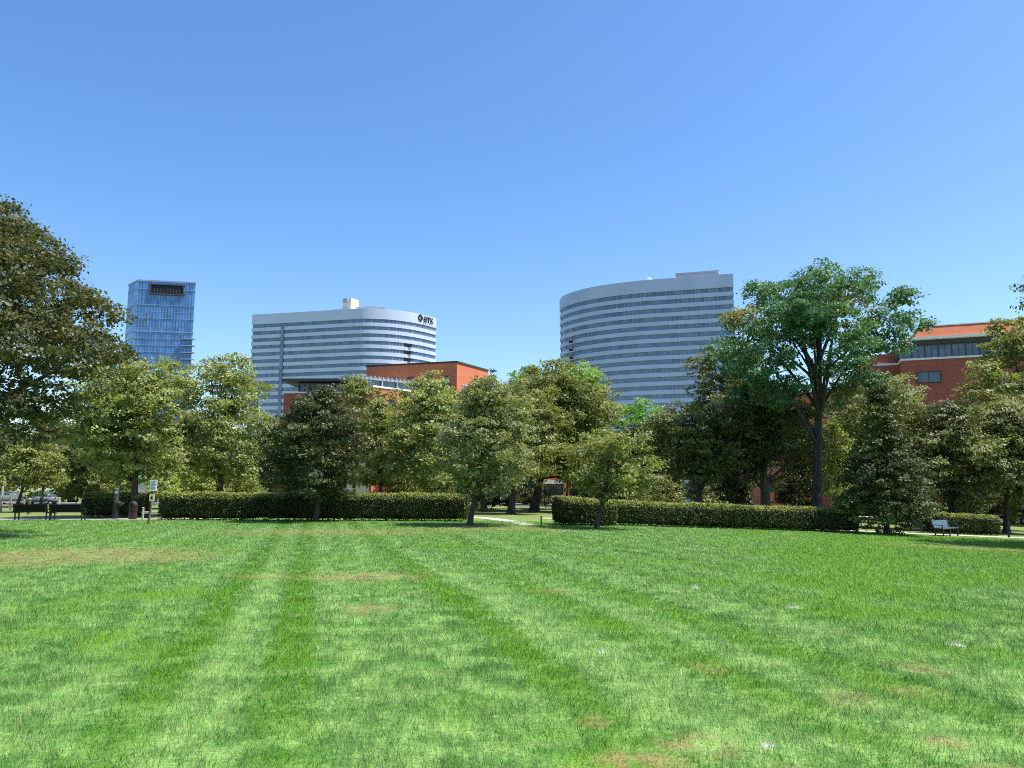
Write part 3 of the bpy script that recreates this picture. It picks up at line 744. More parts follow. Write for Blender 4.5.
hedge('short rounded hedge behind the right bench', foot(922, 50.0), foot(992, 50.6), 1.3, 1.3, 65, 1.2, .9)

# ------------------------------------------------------------------ far towers
def inset(poly, d):
    P = np.array(poly); n = len(P); out = []
    for i in range(n):
        e0 = P[i] - P[i - 1]; e1 = P[(i + 1) % n] - P[i]
        n0 = np.array([-e0[1], e0[0]]) / np.linalg.norm(e0); n1 = np.array([-e1[1], e1[0]]) / np.linalg.norm(e1)
        m = n0 + n1; m /= max(np.linalg.norm(m), 1e-6); k = d / max(.3, float(np.dot(m, n0)))
        out.append(tuple(P[i] + m * k))
    return out
def along(poly, step):
    P = np.array(poly); out = []; carry = 0.0
    for i in range(len(P)):
        a, b = P[i], P[(i + 1) % len(P)]; e = b - a; ln = np.linalg.norm(e); s = carry
        while s < ln:
            out.append((*(a + e * s / ln), math.atan2(e[1], e[0]))); s += step
        carry = s - ln
    return out
def mullion_ring(poly, step, w=.11, out=.16):
    """outline of a glazed storey with a shallow bar between panes, and the material of each stretch"""
    P = np.array(poly); ring = []; mt = []; s = step / 2
    for i in range(len(P)):
        a, b = P[i], P[(i + 1) % len(P)]; e = b - a; ln = float(np.linalg.norm(e)); e /= ln; nr = np.array([e[1], -e[0]])
        ring.append(tuple(a)); mt.append(0)
        while s < ln:
            if w + .05 < s < ln - w - .05:
                ring += [tuple(a + e * (s - w)), tuple(a + e * (s - w) + nr * out), tuple(a + e * (s + w) + nr * out), tuple(a + e * (s + w))]; mt += [1, 1, 1, 0]
            s += step
        s -= ln
    return ring, mt
def ribbon_tower(name, label, plan, ztop, parapet, fh, gh, panel, zlow=0.0):
    """storeys of pale spandrels and ribbon windows; plan counter-clockwise"""
    c = np.mean(np.array(plan), 0); base = (float(c[0]), float(c[1]), 0.0)
    root = empty(name, base, 0, label, 'office tower')
    loc = [(p[0] - base[0], p[1] - base[1]) for p in plan]
    inn = inset(loc, .45); ring, rmat = mullion_ring(inn, 1.9)
    w = MB(); w.prism(loc, ztop - parapet, ztop)
    w.prism(inset(loc, .6), ztop - parapet - .02, ztop + .0 - .6)
    z = ztop - parapet; k = 0
    while z - fh > zlow:
        g = MB(); n = len(ring)
        g.add([(q[0], q[1], z - gh - .05) for q in ring] + [(q[0], q[1], z + .05) for q in ring], [(i, (i + 1) % n, n + (i + 1) % n, n + i) for i in range(n)])
        g.m = list(rmat); g.build('ribbon_window', [M['ribbon_glass'], M['mullion']], root)
        w.prism(loc, z - fh, z - gh); z -= fh; k += 1
    w.prism(loc, 0, z + .001 - .01)
    w.build('wall', panel, root)
    return root, base, loc
# right tower: one long convex front, its near corner on the right
ZT = zat(273.5, 335)
pl = [(xat(u, dist_for(v, ZT), v), dist_for(v, ZT)) for u, v in ((733, 273.5), (705, 275.6), (672, 278), (643, 280.2), (620, 282.7), (600, 285.6), (584, 288.8), (571, 292.6), (563, 296), (559.5, 299.5))]
# smooth
def smooth_curve(P, n=4):
    P = [np.array(p, float) for p in P]; out = []
    for i in range(len(P) - 1):
        p0, p1, p2, p3 = P[max(i - 1, 0)], P[i], P[i + 1], P[min(i + 2, len(P) - 1)]
        for k in range(n):
            t = k / n
            out.append(tuple(0.5 * (2 * p1 + (p2 - p0) * t + (2 * p0 - 5 * p1 + 4 * p2 - p3) * t * t + (3 * p1 - p0 - 3 * p2 + p3) * t ** 3)))
    out.append(tuple(P[-1])); return out
front = smooth_curve(pl)[::-1]         # left to right
plan = front + [(pl[0][0] + 8, 368), (92, 386), (70, 398), (45, 402), (28, 396)]
tw, tb, tl = ribbon_tower('curved_tower', 'tall curved office tower with pale bands and blue ribbon windows at the right', plan, ZT, 6.0, 3.93, 2.05, M['pale_panel'])
p = MB(); pc = [(xat(677, 352, 272) - tb[0], 352 - tb[1]), (xat(717, 347, 272) - tb[0], 347 - tb[1]), (xat(719, 362, 272) - tb[0], 362 - tb[1]), (xat(680, 368, 272) - tb[0], 368 - tb[1])]
p.prism(pc, ZT - .7, ZT + 4.2, 0); p.prism(inset(pc, -.8), ZT + 4.2, ZT + 4.8, 1)
p.build('plant_room', [M['grey_metal'], M['grey_metal']], tw)
d = MB(); dx, dy = xat(649, 352, 278) - tb[0], 352 - tb[1]; d.lathe((dx, dy, ZT - .6), [(.35, 0), (.3, 1.6), (1.1, 2.0), (1.25, 2.6), (.8, 3.2), (.1, 3.4)], 12); d.build('antenna_dome', M['white_trim'], tw)
# dark louvres near the rounded left end of the right tower
for i in range(6):
    lv = MB()
    u = 571.5; D_ = 366.2; x = xat(u, D_, 330) - tb[0]; zc = ZT - 6.0 - 3.93 * (5 + i) + .55
    lv.box((x - .35, D_ - tb[1] - .8, zc), (2.6, .5, 1.0), -.85)
    lv.build('vent_panel', M['dark_recess'], tw)

# left banded building with the lettering
D0 = 400.0
ZL = zat(308.3, 400, 366)
tops = ((252.5, 314.6), (292.5, 312.4), (333, 310), (355, 308.7), (366, 308.3), (378, 308.6), (392.5, 309.6), (410, 312), (425, 315.2), (436.5, 318.4))
pts = [(u, dist_for(v, ZL)) for u, v in tops]
def pxpt(u, D, v=489.9): return (xat(u, D, v), D)
def ppt(u, D): return pxpt(u, D, 312)
seg = [ppt(*q) for q in pts]
front = [seg[0], seg[1], seg[2]] + smooth_curve(seg[2:], 5)[1:]
plan = front + [(seg[-1][0] - 4, 446), (seg[0][0] + 30, 452), (seg[0][0] + 3, 434)]
bw, bb, bl = ribbon_tower('banded_building', 'wide curved office block with white bands and dark ribbon windows left of centre', plan, ZL, 5.6, 3.93, 2.0, M['white_panel'])
# blank vertical strip of dark glass on the left flat face
v = MB(); da = float(np.interp(283, [q[0] for q in pts], [q[1] for q in pts])); a = np.array(ppt(281.5, da + .3)) - bb[:2]; b = np.array(ppt(285.5, da - .3)) - bb[:2]
mid = (a + b) / 2; v.box((mid[0], mid[1] - .05, (ZL - 7.5) / 2), (1.9, .5, ZL - 7.5), math.atan2(b[1] - a[1], b[0] - a[0])); v.build('stair_window', M['ribbon_glass'], bw)
for u0, z0 in ((405, 3), (405, 4), (405, 5)):
    q = MB(); c = np.array(ppt(408.5, float(np.interp(408.5, [q[0] for q in pts], [q[1] for q in pts])))) - bb[:2]; zz = ZL - 5.6 - 3.93 * z0 - .95
    q.box((c[0], c[1] - .05, zz), (4.2, .5, 1.75), .37); q.build('dark_window', M['dark_recess'], bw)
pr = MB(); c = np.array(pxpt(351, 415, 302)) - bb[:2]; zt_ = zat(298.3, 412, 351)
pr.box((c[0], c[1], (zt_ + ZL - 1) / 2), (5.6, 6.5, zt_ - ZL + 1), -.5); pr.build('lift_tower', M['cream'], bw)
pr = MB(); pr.box((c[0] - 1.8, c[1] - 3.0, zt_ - 1.3), (3.4, 2.6, 1.8), -.5); pr.build('tower_louvre', M['grey_metal'], bw)
for u, w_, h_ in ((338, 5, 2.2), (345, 3, 2.5), (362, 5.5, 3.2), (372, 6, 3.6), (382, 4, 3.2), (389, 4, 2.2)):
    c = np.array(pxpt(u, 413, 306)) - bb[:2]; rf = MB(); rf.box((c[0], c[1], ZL + h_ / 2 - .3), (w_, 5, h_ + .6), .1); rf.build('rooftop_unit', M['grey_metal'], bw)
# lettering on the parapet: a ring with a point, then three letters
def sign_letters(parent, text, u0, u1, size, zc, base):
    for ch, u in text:
        ya = np.interp(u, [q[0] for q in pts], [q[1] for q in pts]); yb = np.interp(u + 2, [q[0] for q in pts], [q[1] for q in pts])
        A = np.array(ppt(u, ya)); B = np.array(ppt(u + 2, yb)); ang = math.atan2(B[1] - A[1], B[0] - A[0])
        cu = bpy.data.curves.new('letter', 'FONT'); cu.body = ch; cu.size = size; cu.extrude = .15; cu.offset = .05; cu.align_x = 'CENTER'
        ob = bpy.data.objects.new('letter', cu); COL.objects.link(ob)
        dg = bpy.context.evaluated_depsgraph_get(); me = bpy.data.meshes.new_from_object(ob.evaluated_get(dg))
        bpy.data.objects.remove(ob)
        me.materials.clear(); o = link('letter', me, M['sign_ink'], parent)
        o.scale = (.86, 1, 1); o.rotation_euler = (math.pi / 2, 0, ang); o.location = (A[0] - base[0] + .35 * math.sin(ang), A[1] - base[1] - .45, zc)
    return
sign_letters(bw, (('R', 425.4), ('T', 428.4), ('X', 431.3)), 0, 0, 4.5, ZL - 3.9, bb)
u = 420.3; ya = np.interp(u, [q[0] for q in pts], [q[1] for q in pts]); A = np.array(ppt(u, ya)) - bb[:2]; ang = .7
em = MB(); n = 28; vs = []
for k in range(n):
    t = 2 * math.pi * k / n; ro = 1.65 * (1 + .28 * max(0, math.sin(t)) ** 14); ri = .8 * (1 + .35 * max(0, math.sin(t)) ** 6)
    for r, dy in ((ro, 0), (ri, 0), (ri, .3), (ro, .3)):
        x, z = r * math.cos(t), r * math.sin(t)
        vs.append((A[0] + x * math.cos(ang) - dy * math.sin(ang) + .25, A[1] - .6 + x * math.sin(ang) + dy * math.cos(ang), ZL - 2.2 + z))
fs = []
for k in range(n):
    k2 = (k + 1) % n
    for q in range(4): fs.append((k * 4 + q, k * 4 + (q + 1) % 4, k2 * 4 + (q + 1) % 4, k2 * 4 + q))
em.add(vs, fs); em.build('emblem', M['sign_ink'], bw)

# left glass tower
D0 = 430.0
A = pxpt(138, 430, 279); Bq = pxpt(196.2, 436, 282); Cq = (Bq[0] - 18, 470); Eq = pxpt(128.3, 441, 284); Dq = (Eq[0] - 1, 470)
plan = [Eq, A, Bq, Cq, Dq]; ZG = zat(279.3, 430, 139)
gb = (float(np.mean([q[0] for q in plan])), float(np.mean([q[1] for q in plan])), 0.0)
gt = empty('glass_tower', gb, 0, 'tall blue glass tower with a dark rooftop opening at the left', 'office tower')
loc = [(q[0] - gb[0], q[1] - gb[1]) for q in plan]
inn = inset(loc, .25)
z = ZG; k = 0
c = MB(); c.prism(loc, ZG - .9, ZG); c.build('parapet', M['curtain_line'], gt); z -= .9
while z > 20:
    h = 3.9 if k > 2 else 4.6
    g = MB(); g.prism(inn, z - h, z + .02, caps=False); gl = g.build('glass_storey', M['curtain_glass'], gt)
    ln = MB(); ln.prism(loc if k % 2 == 0 or k > 6 else inset(loc, .18), z - h + .05, z - h + (.75 if k == 6 else .38)); ln.build('spandrel', M['curtain_line'], gl)
    if k > 6:   # fins that project at the right end
        b2 = MB(); e = np.array(loc[2]) - np.array(loc[1]); e /= np.linalg.norm(e)
        q = np.array(loc[2]) - e * 2.4 + np.array([e[1], -e[0]]) * .5
        b2.box((q[0], q[1], z - h + .3), (7.5, 2.4, .5), math.atan2(e[1], e[0])); b2.build('balcony_slab', M['curtain_line'], gl)
    z -= h; k += 1
g = MB(); g.prism(inn, 0, z, caps=False); g.build('glass_base', M['curtain_glass'], gt)
e = np.array(loc[2]) - np.array(loc[1]); le = np.linalg.norm(e); e /= le; nn = np.array([e[1], -e[0]]); ang = math.atan2(e[1], e[0])
def onface(f, zz, out): q = np.array(loc[1]) + e * le * f + nn * out; return (q[0], q[1], zz)
ow = le * .54
o_ = MB(); o_.box(onface(.51, ZG - 5.3, -.2), (ow, 1.0, 5.2), ang); ro = o_.build('roof_opening', M['dark_recess'], gt)
fr = MB()
for dz, hh_ in ((-8.1, .8), (-2.55, .35)): fr.box(onface(.51, ZG + dz, .2), (ow + 2.2, .9, hh_), ang)
for s in (-1, 1): fr.box(onface(.51 + s * .28, ZG - 5.4, .2), (.5, .9, 5.3), ang)
for s in range(1, 10): fr.box(onface(.24 + s * .054, ZG - 6.2, .33), (.25, .2, 3.2), ang)
fr.build('opening_frame', M['mid_grey'], ro)
M['curtain_bar'] = plain('curtain_bar', (0.13, 0.21, 0.38), 0.4, 0.5)
vb = MB()
for s in range(1, 20): vb.box(onface(s / 20, ZG / 2 + 20, -.12), (.12, .3, ZG - 42), ang)
vb.build('vertical_bars', M['curtain_bar'], gt)

# ------------------------------------------------------------------ brick buildings
def windows(parent, p0, p1, z0, z1, cols, wfrac=.55, out=.02, glass='shop_glass', frame='dark_fascia', base=(0, 0, 0), name='window', edge=0.0):
    """a row of windows on the wall from p0 to p1 (outer side to the right of p0->p1)"""
    P0 = np.array(p0[:2]); e = np.array(p1[:2]) - P0; ln = np.linalg.norm(e); e /= ln; nr = np.array([e[1], -e[0]]); ang = math.atan2(e[1], e[0])
    w = (ln - 2 * edge) / cols
    for i in range(cols):
        q = P0 + e * (edge + w * (i + .5)) - np.array(base[:2]); ww = w * wfrac; h = z1 - z0; zc = (z0 + z1) / 2
        f = MB(); t = .09
        def bar(dx, dz, sx, sz):
            c_ = q + e * dx + nr * (out + .03); f.box((c_[0], c_[1], zc + dz), (sx, .14, sz), ang)
        bar(0, h / 2, ww + 2 * t, t); bar(0, -h / 2, ww + 2 * t, t); bar(-ww / 2 - t / 2, 0, t, h - t); bar(ww / 2 + t / 2, 0, t, h - t)
        if ww > .9: bar(0, 0, .05, h - t)
        fo = f.build(name, M[frame], parent)
        g = MB(); c_ = q + nr * (out - .01); g.box((c_[0], c_[1], zc), (ww, .06, h), ang); g.build('pane', M[glass], fo)
def quad_block(p0, p1, depth):
    P0, P1 = np.array(p0[:2]), np.array(p1[:2]); e = (P1 - P0) / np.linalg.norm(P1 - P0); nb = np.array([-e[1], e[0]])
    return [tuple(P0), tuple(P1), tuple(P1 + nb * depth), tuple(P0 + nb * depth)]

# central brick building
cA = pxpt(457, 108, 363); cB = pxpt(366.5, 112, 366); cC = pxpt(488, 116, 369)
cb = (cA[0], cA[1], 0.0)
cr = empty('brick_building', cb, 0, 'red brick building with roof terrace in front of the banded office block', 'building')
def lp(poly, b): return [(q[0] - b[0], q[1] - b[1]) for q in poly]
zA = zat(362.5, 108, 457)
body = [cB, cA, cC, (cC[0] - 7, 128), (cB[0], 128)]
w = MB(); w.prism(lp(body, cb), 0, zA); w.build('wall', M['brick'], cr)
pc = MB(); pc.prism(lp(inset(body, -.12), cb), zA, zA + .22); pc.build('coping', M['dark_fascia'], cr)
windows(cr, cB, cA, zA - 3.6, zA - 1.9, 5, .26, base=cb)
windows(cr, cA, cC, zA - 4.6, zA - 3.0, 2, .3, base=cb, frame='white_trim')
for s in range(1, 4): windows(cr, cB, cA, zA - 3.6 - 3.6 * s, zA - 1.9 - 3.6 * s, 5, .3, base=cb)
# lower front block with a terrace and pergola
bA = pxpt(367.5, 104.2, 390); bB = pxpt(373.5, 101.2, 390); bC = pxpt(423, 107.8, 390)
zB = zat(388, 102, 375)
blk = [bA, bB, bC, (bC[0], 111), (bA[0] - .0, 111)]
w = MB(); w.prism(lp(blk, cb), 0, zB); w.build('terrace_block', M['brick'], cr)
pc = MB(); pc.prism(lp(inset(blk, -.1), cb), zB, zB + .25); pc.build('terrace_coping', M['white_trim'], cr)
windows(cr, bB, bC, zB - 2.5, zB - 1.0, 4, .38, base=cb)
windows(cr, bB, bC, zB - 6.1, zB - 4.4, 4, .38, base=cb)
pg = MB(); P0 = np.array(pxpt(350, 101.2, 378)) - cb[:2]; P1 = np.array(pxpt(414, 107.6, 385)) - cb[:2]; zp = zat(377, 102, 360)
e = P1 - P0; ln = np.linalg.norm(e); e /= ln; nb = np.array([-e[1], e[0]]); ang = math.atan2(e[1], e[0])
for s in (0.2, 3.0):
    c_ = (P0 + P1) / 2 + nb * s; pg.box((c_[0], c_[1], zp), (ln, .22, .3), ang)
for i in range(15):
    c_ = P0 + e * ln * (i + .5) / 15 + nb * 1.6; pg.box((c_[0], c_[1], zp + .24), (.14, 3.6, .16), ang)
for i in range(5):
    c_ = P0 + e * (.2 + (ln - .4) * i / 4) + nb * .2; hh_ = zp - zB - .25; pg.box((c_[0], c_[1], zB + .25 + hh_ / 2 - .08), (.18, .18, hh_ - .16), ang)
pg.build('pergola', M['grey_metal'], cr)
gr = MB(); c_ = (P0 + P1) / 2 + nb * .45; gr.box((c_[0], c_[1], zB + .8), (ln * .96, .04, 1.05), ang); gr.build('glass_railing', M['shop_glass'], cr)
# left wing with a flat overhanging roof
lA = pxpt(284, 105, 390); lB = pxpt(368, 104.6, 390)
zr = zat(376, 102, 320); zs = zat(391.5, 103, 300)
w = MB(); w.prism(lp(quad_block(lA, lB, 9), cb), 0, zs); w.build('wing_wall', M['brick_deep'], cr)
w = MB(); w.prism(lp(inset(quad_block(lA, lB, 9), -.1), cb), zs, zs + .2); w.build('wing_coping', M['white_trim'], cr)
uA, uB = (lA[0] + 1.6, lA[1] + 1.4), (lB[0], lB[1] + 1.4)
w = MB(); w.prism(lp(quad_block(uA, uB, 6.5), cb), zs + .2, zr - .35); w.build('upper_wall', M['dark_fascia'], cr)
windows(cr, uA, uB, zs + .4, zr - .55, 6, .7, base=cb)
w = MB(); w.prism(lp(quad_block((lA[0] - .2, lA[1] - .6), (lB[0], lB[1] - .6), 9), cb), zr - .35, zr); w.build('roof_slab', M['dark_fascia'], cr)
rl = MB()
for i in range(26): rl.box((lA[0] - cb[0] + 1 + i * .42, lA[1] - cb[1] + .1, zs + .75), (.04, .04, 1.1))
rl.box((lA[0] - cb[0] + 6.2, lA[1] - cb[1] + .1, zs + 1.3), (11.2, .06, .06)); rl.build('railing', M['grey_metal'], cr)
sb = MB(); c_ = foot(360, 102.6); sb.box((c_[0] - cb[0], 102.6 - cb[1], zat(489, 102.6)), (3.4, .7, 2.2)); sb.build('shopfront', M['cream'], cr)
aw = MB(); x = xat(364, 102) - cb[0]; aw.add([(x - 1, 101 - cb[1], 2.6), (x + 1.0, 101 - cb[1], 2.6), (x + 1.0, 102.9 - cb[1], 4.6), (x - 1, 102.9 - cb[1], 4.6), (x - 1, 102.9 - cb[1], 2.6), (x + 1.0, 102.9 - cb[1], 2.6)],
       [(0, 1, 2, 3), (0, 3, 4), (1, 5, 2), (0, 4, 5, 1), (3, 2, 5, 4)]); aw.build('awning', M['green_sign'], cr)

# right brick building
rA = pxpt(902, 100, 361); rB = pxpt(1085, 93, 356); rb = (rA[0], rA[1], 0.0)
rr = empty('terracotta_roof_building', rb, 0, 'red brick building with terracotta roof and blue top-floor windows at the right', 'building')
zl = zat(361, 100, 902)
w = MB(); w.prism(lp(quad_block(rA, rB, 22), rb), -1.5, zl); w.build('wall', M['brick_deep'], rr)
w = MB(); w.prism(lp(inset(quad_block(rA, rB, 22), -.18), rb), zl, zl + .25); w.build('ledge', M['white_trim'], rr)
sA = (rA[0] + .4, rA[1] + 1.6); P1 = np.array(rB) - np.array(rA); P1 /= np.linalg.norm(P1); sB = (sA[0] + P1[0] * 22, sA[1] + P1[1] * 22)
zt = zat(343.5, 99, 930); zc = zat(334, 98, 930)
w = MB(); w.prism(lp(quad_block(sA, sB, 16), rb), zl + .25, zc - .3); w.build('top_storey', M['dark_fascia'], rr)
windows(rr, sA, sB, zl + .35, zt, 14, .9, base=rb, glass='shop_glass')
ca = (sA[0] + 1.4, sA[1] - 1.3); cbb = (ca[0] + P1[0] * 24, ca[1] + P1[1] * 24)
cs = quad_block(ca, cbb, 18)
w = MB(); w.prism(lp(cs, rb), zc - .3, zc); w.build('cornice', M['white_trim'], rr)
i1 = lp(inset(cs, .25), rb); i2 = lp(inset(cs, .95), rb); ztp = zat(322, 97.6, 960)
w = MB(); vs = [(q[0], q[1], zc) for q in i1] + [(q[0], q[1], ztp) for q in i2]
w.add(vs, [(0, 1, 5, 4), (1, 2, 6, 5), (2, 3, 7, 6), (3, 0, 4, 7), (4, 5, 6, 7)]); w.build('roof', M['terracotta'], rr)
w = MB(); w.prism(lp(inset(cs, .87), rb), ztp, ztp + .14); w.build('roof_edge', M['white_trim'], rr)
windows(rr, pxpt(914, rA[1] - .45, 378), pxpt(944, rA[1] - 1.65, 378), zl - 3.0, zl - 1.6, 1, .74, base=rb)
for s in (2, 3): windows(rr, rA, rB, zl - 2.9 - 3.7 * s, zl - 1.2 - 3.7 * s, 6, .55, base=rb, edge=.6)
wA, wB = pxpt(872, 104, 360), pxpt(904.5, 103, 360)
w = MB(); w.prism(lp(quad_block(wA, wB, 14), rb), -1.5, zat(355, 104, 885)); w.build('side_wing', M['brick_deep'], rr)
w = MB(); q0 = np.array(wA) - [.0, .15]; q1 = np.array(wB) - [0, .15]; w.prism(lp(quad_block(q0, q1, .14), rb), zat(366, 104, 885), zat(364, 104, 885)); w.build('wing_ledge', M['white_trim'], rr)
windows(rr, wA, wB, 11, 12.6, 2, .4, base=rb)

# brick block behind the tall tree
kA, kB = pxpt(758, 112, 395), pxpt(868, 110, 395); kb = (kA[0], kA[1], 0.0)
kr = empty('brick_apartment_block', kb, 0, 'plain red brick block glimpsed between the limbs of the tall tree', 'building')
zk = zat(392, 111, 780)
w = MB(); w.prism(lp(quad_block(kA, kB, 14), kb), -1.5, zk); w.build('wall', M['brick'], kr)
w = MB(); w.prism(lp(inset(quad_block(kA, kB, 14), -.15), kb), zk, zk + .3); w.build('coping', M['white_trim'], kr)
for s in range(4): windows(kr, kA, kB, 1.5 + 3.5 * s, 3.2 + 3.5 * s, 6, .42, base=kb)
# low shop row with brick pillars
fA, fB = pxpt(512, 101.5), pxpt(672, 101.5); fb = (fA[0], fA[1], 0.0)
fr_ = empty('shop_row_building', fb, 0, 'low brick building with pillars and white lintel behind the taller hedge end', 'building')
fl = fB[0] - fA[0]
w = MB(); w.box((fl / 2, 5.5, 4.9), (fl, 9, 3.8)); w.build('upper_wall', M['brick'], fr_)
w = MB(); w.box((fl / 2, .92, 2.75), (fl, .3, .5)); w.build('lintel', M['white_trim'], fr_)
w = MB(); w.box((fl / 2, 6, 1.5), (fl, 7.0, 3.02)); w.build('shop_wall', M['shop_glass'], fr_)
n = 7
for i in range(n):
    w = MB(); w.box((.4 + (fl - .8) * i / (n - 1), .7, 1.45), (.75, .75, 3.1)); w.build('pillar', M['brick'], fr_)
w = MB(); w.box((fl / 2, 5.5, 6.95), (fl + .3, 9.3, .3)); w.build('coping', M['cream'], fr_)
windows(fr_, (fA[0], fA[1] + 1.0), (fB[0], fB[1] + 1.0), 3.9, 5.4, 8, .4, base=fb)

# pavilion with a teal roof
tp = foot(157, 100); tr_ = empty('green_roof_pavilion', tp, .2, 'small pale pavilion with teal green roof behind the white park sign', 'building')
w = MB(); w.box((0, 0, 1.2), (4.4, 4, 2.4)); w.build('wall', M['cream'], tr_)
w = MB(); w.add([(-3, -2.8, 2.4), (3, -2.8, 2.4), (3, 2.8, 2.4), (-3, 2.8, 2.4), (-1.6, 0, 4.3), (1.6, 0, 4.3)], [(0, 1, 5, 4), (1, 2, 5), (2, 3, 4, 5), (3, 0, 4), (3, 2, 1, 0)]); w.build('roof', M['teal_roof'], tr_)
w = MB(); w.box((0, -2.02, 1.1), (1.0, .08, 2.0)); w.build('door', M['dark_fascia'], tr_)

# ------------------------------------------------------------------ street furniture
def bench(label, loc, rz, slat, group='park benches', frame='black_metal'):
    root = empty('park_bench', loc, rz, label, 'bench', group)
    for s in (-.82, .82):
        l = MB()
        l.box((s, -.25, .22), (.06, .06, .44)); l.box((s, .2, .22), (.06, .06, .44)); l.box((s, -.02, .42), (.06, .52, .05))
        l.box((s, .30, .64), (.06, .05, .46), 0, 0, -.3); l.build('leg', M[frame], root)
        a = MB(); a.box((s, .0, .645), (.07, .5, .04)); a.box((s, -.22, .535), (.05, .05, .19)); a.build('armrest', M[frame], root)
    st = MB()
    for i in range(5): st.box((0, -.26 + i * .105, .46), (1.8, .085, .035))
    st.build('seat', M[slat], root)
    bk = MB()
    for i in range(5):
        h = .53 + i * .083; bk.box((0, .245 + (h - .47) * .31, h), (1.8, .03, .081), 0, 0, -.3)
    bk.build('backrest', M[slat], root)
    return root
bench('left one of the two black park benches seen from behind on the lawn edge', foot(34.5, 44.4), math.pi + .14, 'slat_black')
bench('right one of the two black park benches seen from behind on the lawn edge', foot(70, 44.4), math.pi + .12, 'slat_black')
bench('dark park bench with bluish sky reflection coloured into its slats beside the pyramid evergreen', foot(943, 46.0), .6, 'slat_sky_sheen')
f0 = foot(117, 44.6)
fo = empty('drinking_fountain', f0, .3, 'dark grey drinking fountain pillar with bottle filler on a concrete pad', 'fountain')
w = MB(); w.box((0, 0, .03), (.75, .75, .1)); w.build('base', M['concrete'], fo)
w = MB(); w.prism([(.15 * math.cos(t * math.pi / 6), .13 * math.sin(t * math.pi / 6)) for t in range(12)], .07, 1.0); w.build('pedestal', M['charcoal'], fo)
w = MB(); w.prism([(.13 * math.cos(t * math.pi / 6), .12 * math.sin(t * math.pi / 6)) for t in range(12)], 1.0, 1.72); w.lathe((0, 0, 1.72), [(.13, 0), (.115, .05), (.06, .09), (.01, .1)], 12); w.build('bottle_filler', M['mid_grey'], fo)
w = MB(); w.lathe((.24, 0, .82), [(.05, 0), (.17, .08), (.2, .16), (.19, .17), (.12, .1), (.01, .09)], 14); w.box((.1, 0, .86), (.2, .1, .1)); bo = w.build('bowl', M['mid_grey'], fo)
w = MB(); w.tube([(.16, 0, .93), (.16, 0, 1.04), (.22, 0, 1.06)], [.015, .015, .012], 6); w.build('spout', M['steel'], bo)
w = MB(); w.box((0, -.125, 1.58), (.12, .04, .16)); w.build('nozzle_plate', M['steel'], fo)
b0 = foot(134.5, 46.0)
tb_ = empty('litter_bin', b0, 0, 'round maroon litter bin with grey hood beside the tree trunk', 'bin')
w = MB(); w.lathe((0, 0, 0), [(.21, 0), (.23, .05), (.235, .72), (.24, .76)], 18); w.build('body', M['maroon'], tb_)
w = MB(); w.lathe((0, 0, .76), [(.25, 0), (.25, .06), (.23, .18), (.14, .27), (.02, .31)], 18); w.build('lid', M['charcoal'], tb_)
w = MB(); w.box((0, -.225, .90), (.2, .06, .1)); w.build('opening', M['dark_recess'], tb_)
s0 = foot(151.2, 39.5)
sg = empty('sign_post', s0, 0, 'leaning wooden post carrying a white and a small yellow sign', 'sign')
w = MB(); tilt = .055; w.box((math.sin(tilt) * 1.1, 0, 1.06), (.10, .09, 2.3)); 
w = MB(); pp = [(-.05, 0, -.1), (.03, 0, .8), (.09, 0, 1.6), (.13, 0, 2.28)]; w.tube(pp, [.062] * 4, 8); w.build('post', M['wood'], sg)
w = MB(); w.box((.14, -.09, 1.93), (.36, .03, .56)); pn = w.build('notice_board', M['sign_white'], sg)
w = MB()
for i, ln in enumerate((.26, .22, .27, .2, .25, .23)): w.box((.14 + (.27 - ln) * -.5, -.107, 2.12 - i * .07), (ln, .006, .018))
w.build('notice_lines', M['sign_ink'], pn)
w = MB(); w.box((.10, -.09, 1.32), (.25, .03, .36)); pn = w.build('warning_plate', M['sign_yellow'], sg)
w = MB(); w.prism([(0, 0)] * 0 or [(.02, -.107), (.18, -.107), (.18, -.112), (.02, -.112)], 1.25, 1.30); w.lathe((.10, -.106, 1.38), [(.045, -.04), (.05, 0), (.01, .05)], 6); w.box((.10, -.108, 1.32), (.06, .006, .09)); w.build('pictogram', M['sign_ink'], pn)
# thin stakes and posts
def post(label, u, D, h, r, m, name='marker_post', group='posts along the lawn', cap=None):
    q = foot(u, D); root = empty(name, q, 0, label, 'post', group)
    w = MB(); w.tube([(0, 0, -.1), (0, 0, h * .6), (0, 0, h)], [r, r, r * .92], 8); w.build('shaft', M[m], root)
    w = MB(); w.lathe((0, 0, h), [(r * 1.15, 0), (r * 1.15, .03), (r * .5, .07)], 8); w.build('cap', M[cap or m], root)
    return root
post('short dark stake in the grass at the mouth of the path', 541, 39.6, .45, .035, 'black_metal')
post('short pale bollard right of the litter bin', 144.5, 45.2, .65, .06, 'pale_wood')
post('tall pale lamp pole at the far left edge', 2.5, 62, 3.1, .09, 'pale_wood', 'lamp_pole', None)
post('dark wooden bollard left of the right black bench', 30.5, 55, 1.05, .11, 'wood', cap='pale_wood')
post('pale wooden bollard behind the right black bench', 60, 56, 1.1, .09, 'pale_wood')
post('dark bollard in front of the white car at the right edge', 1005, 47, .85, .06, 'charcoal')
q = foot(10, 66); rl_ = empty('rail_fence', q, .1, 'short pale wooden rail fence behind the young tree', 'fence')
for s in (-1.0, .1, 1.2):
    w = MB(); w.box((s, 0, .65), (.14, .14, 1.5)); w.build('post', M['pale_wood'], rl_)
w = MB(); w.box((.1, -.09, 1.2), (2.5, .05, .14)); w.box((.1, -.09, .7), (2.5, .05, .14)); w.build('rails', M['pale_wood'], rl_)
q = foot(157, 47.2); ws = empty('concrete_bench', q, 0, 'low pale concrete bench slab behind the leaning sign post', 'bench')
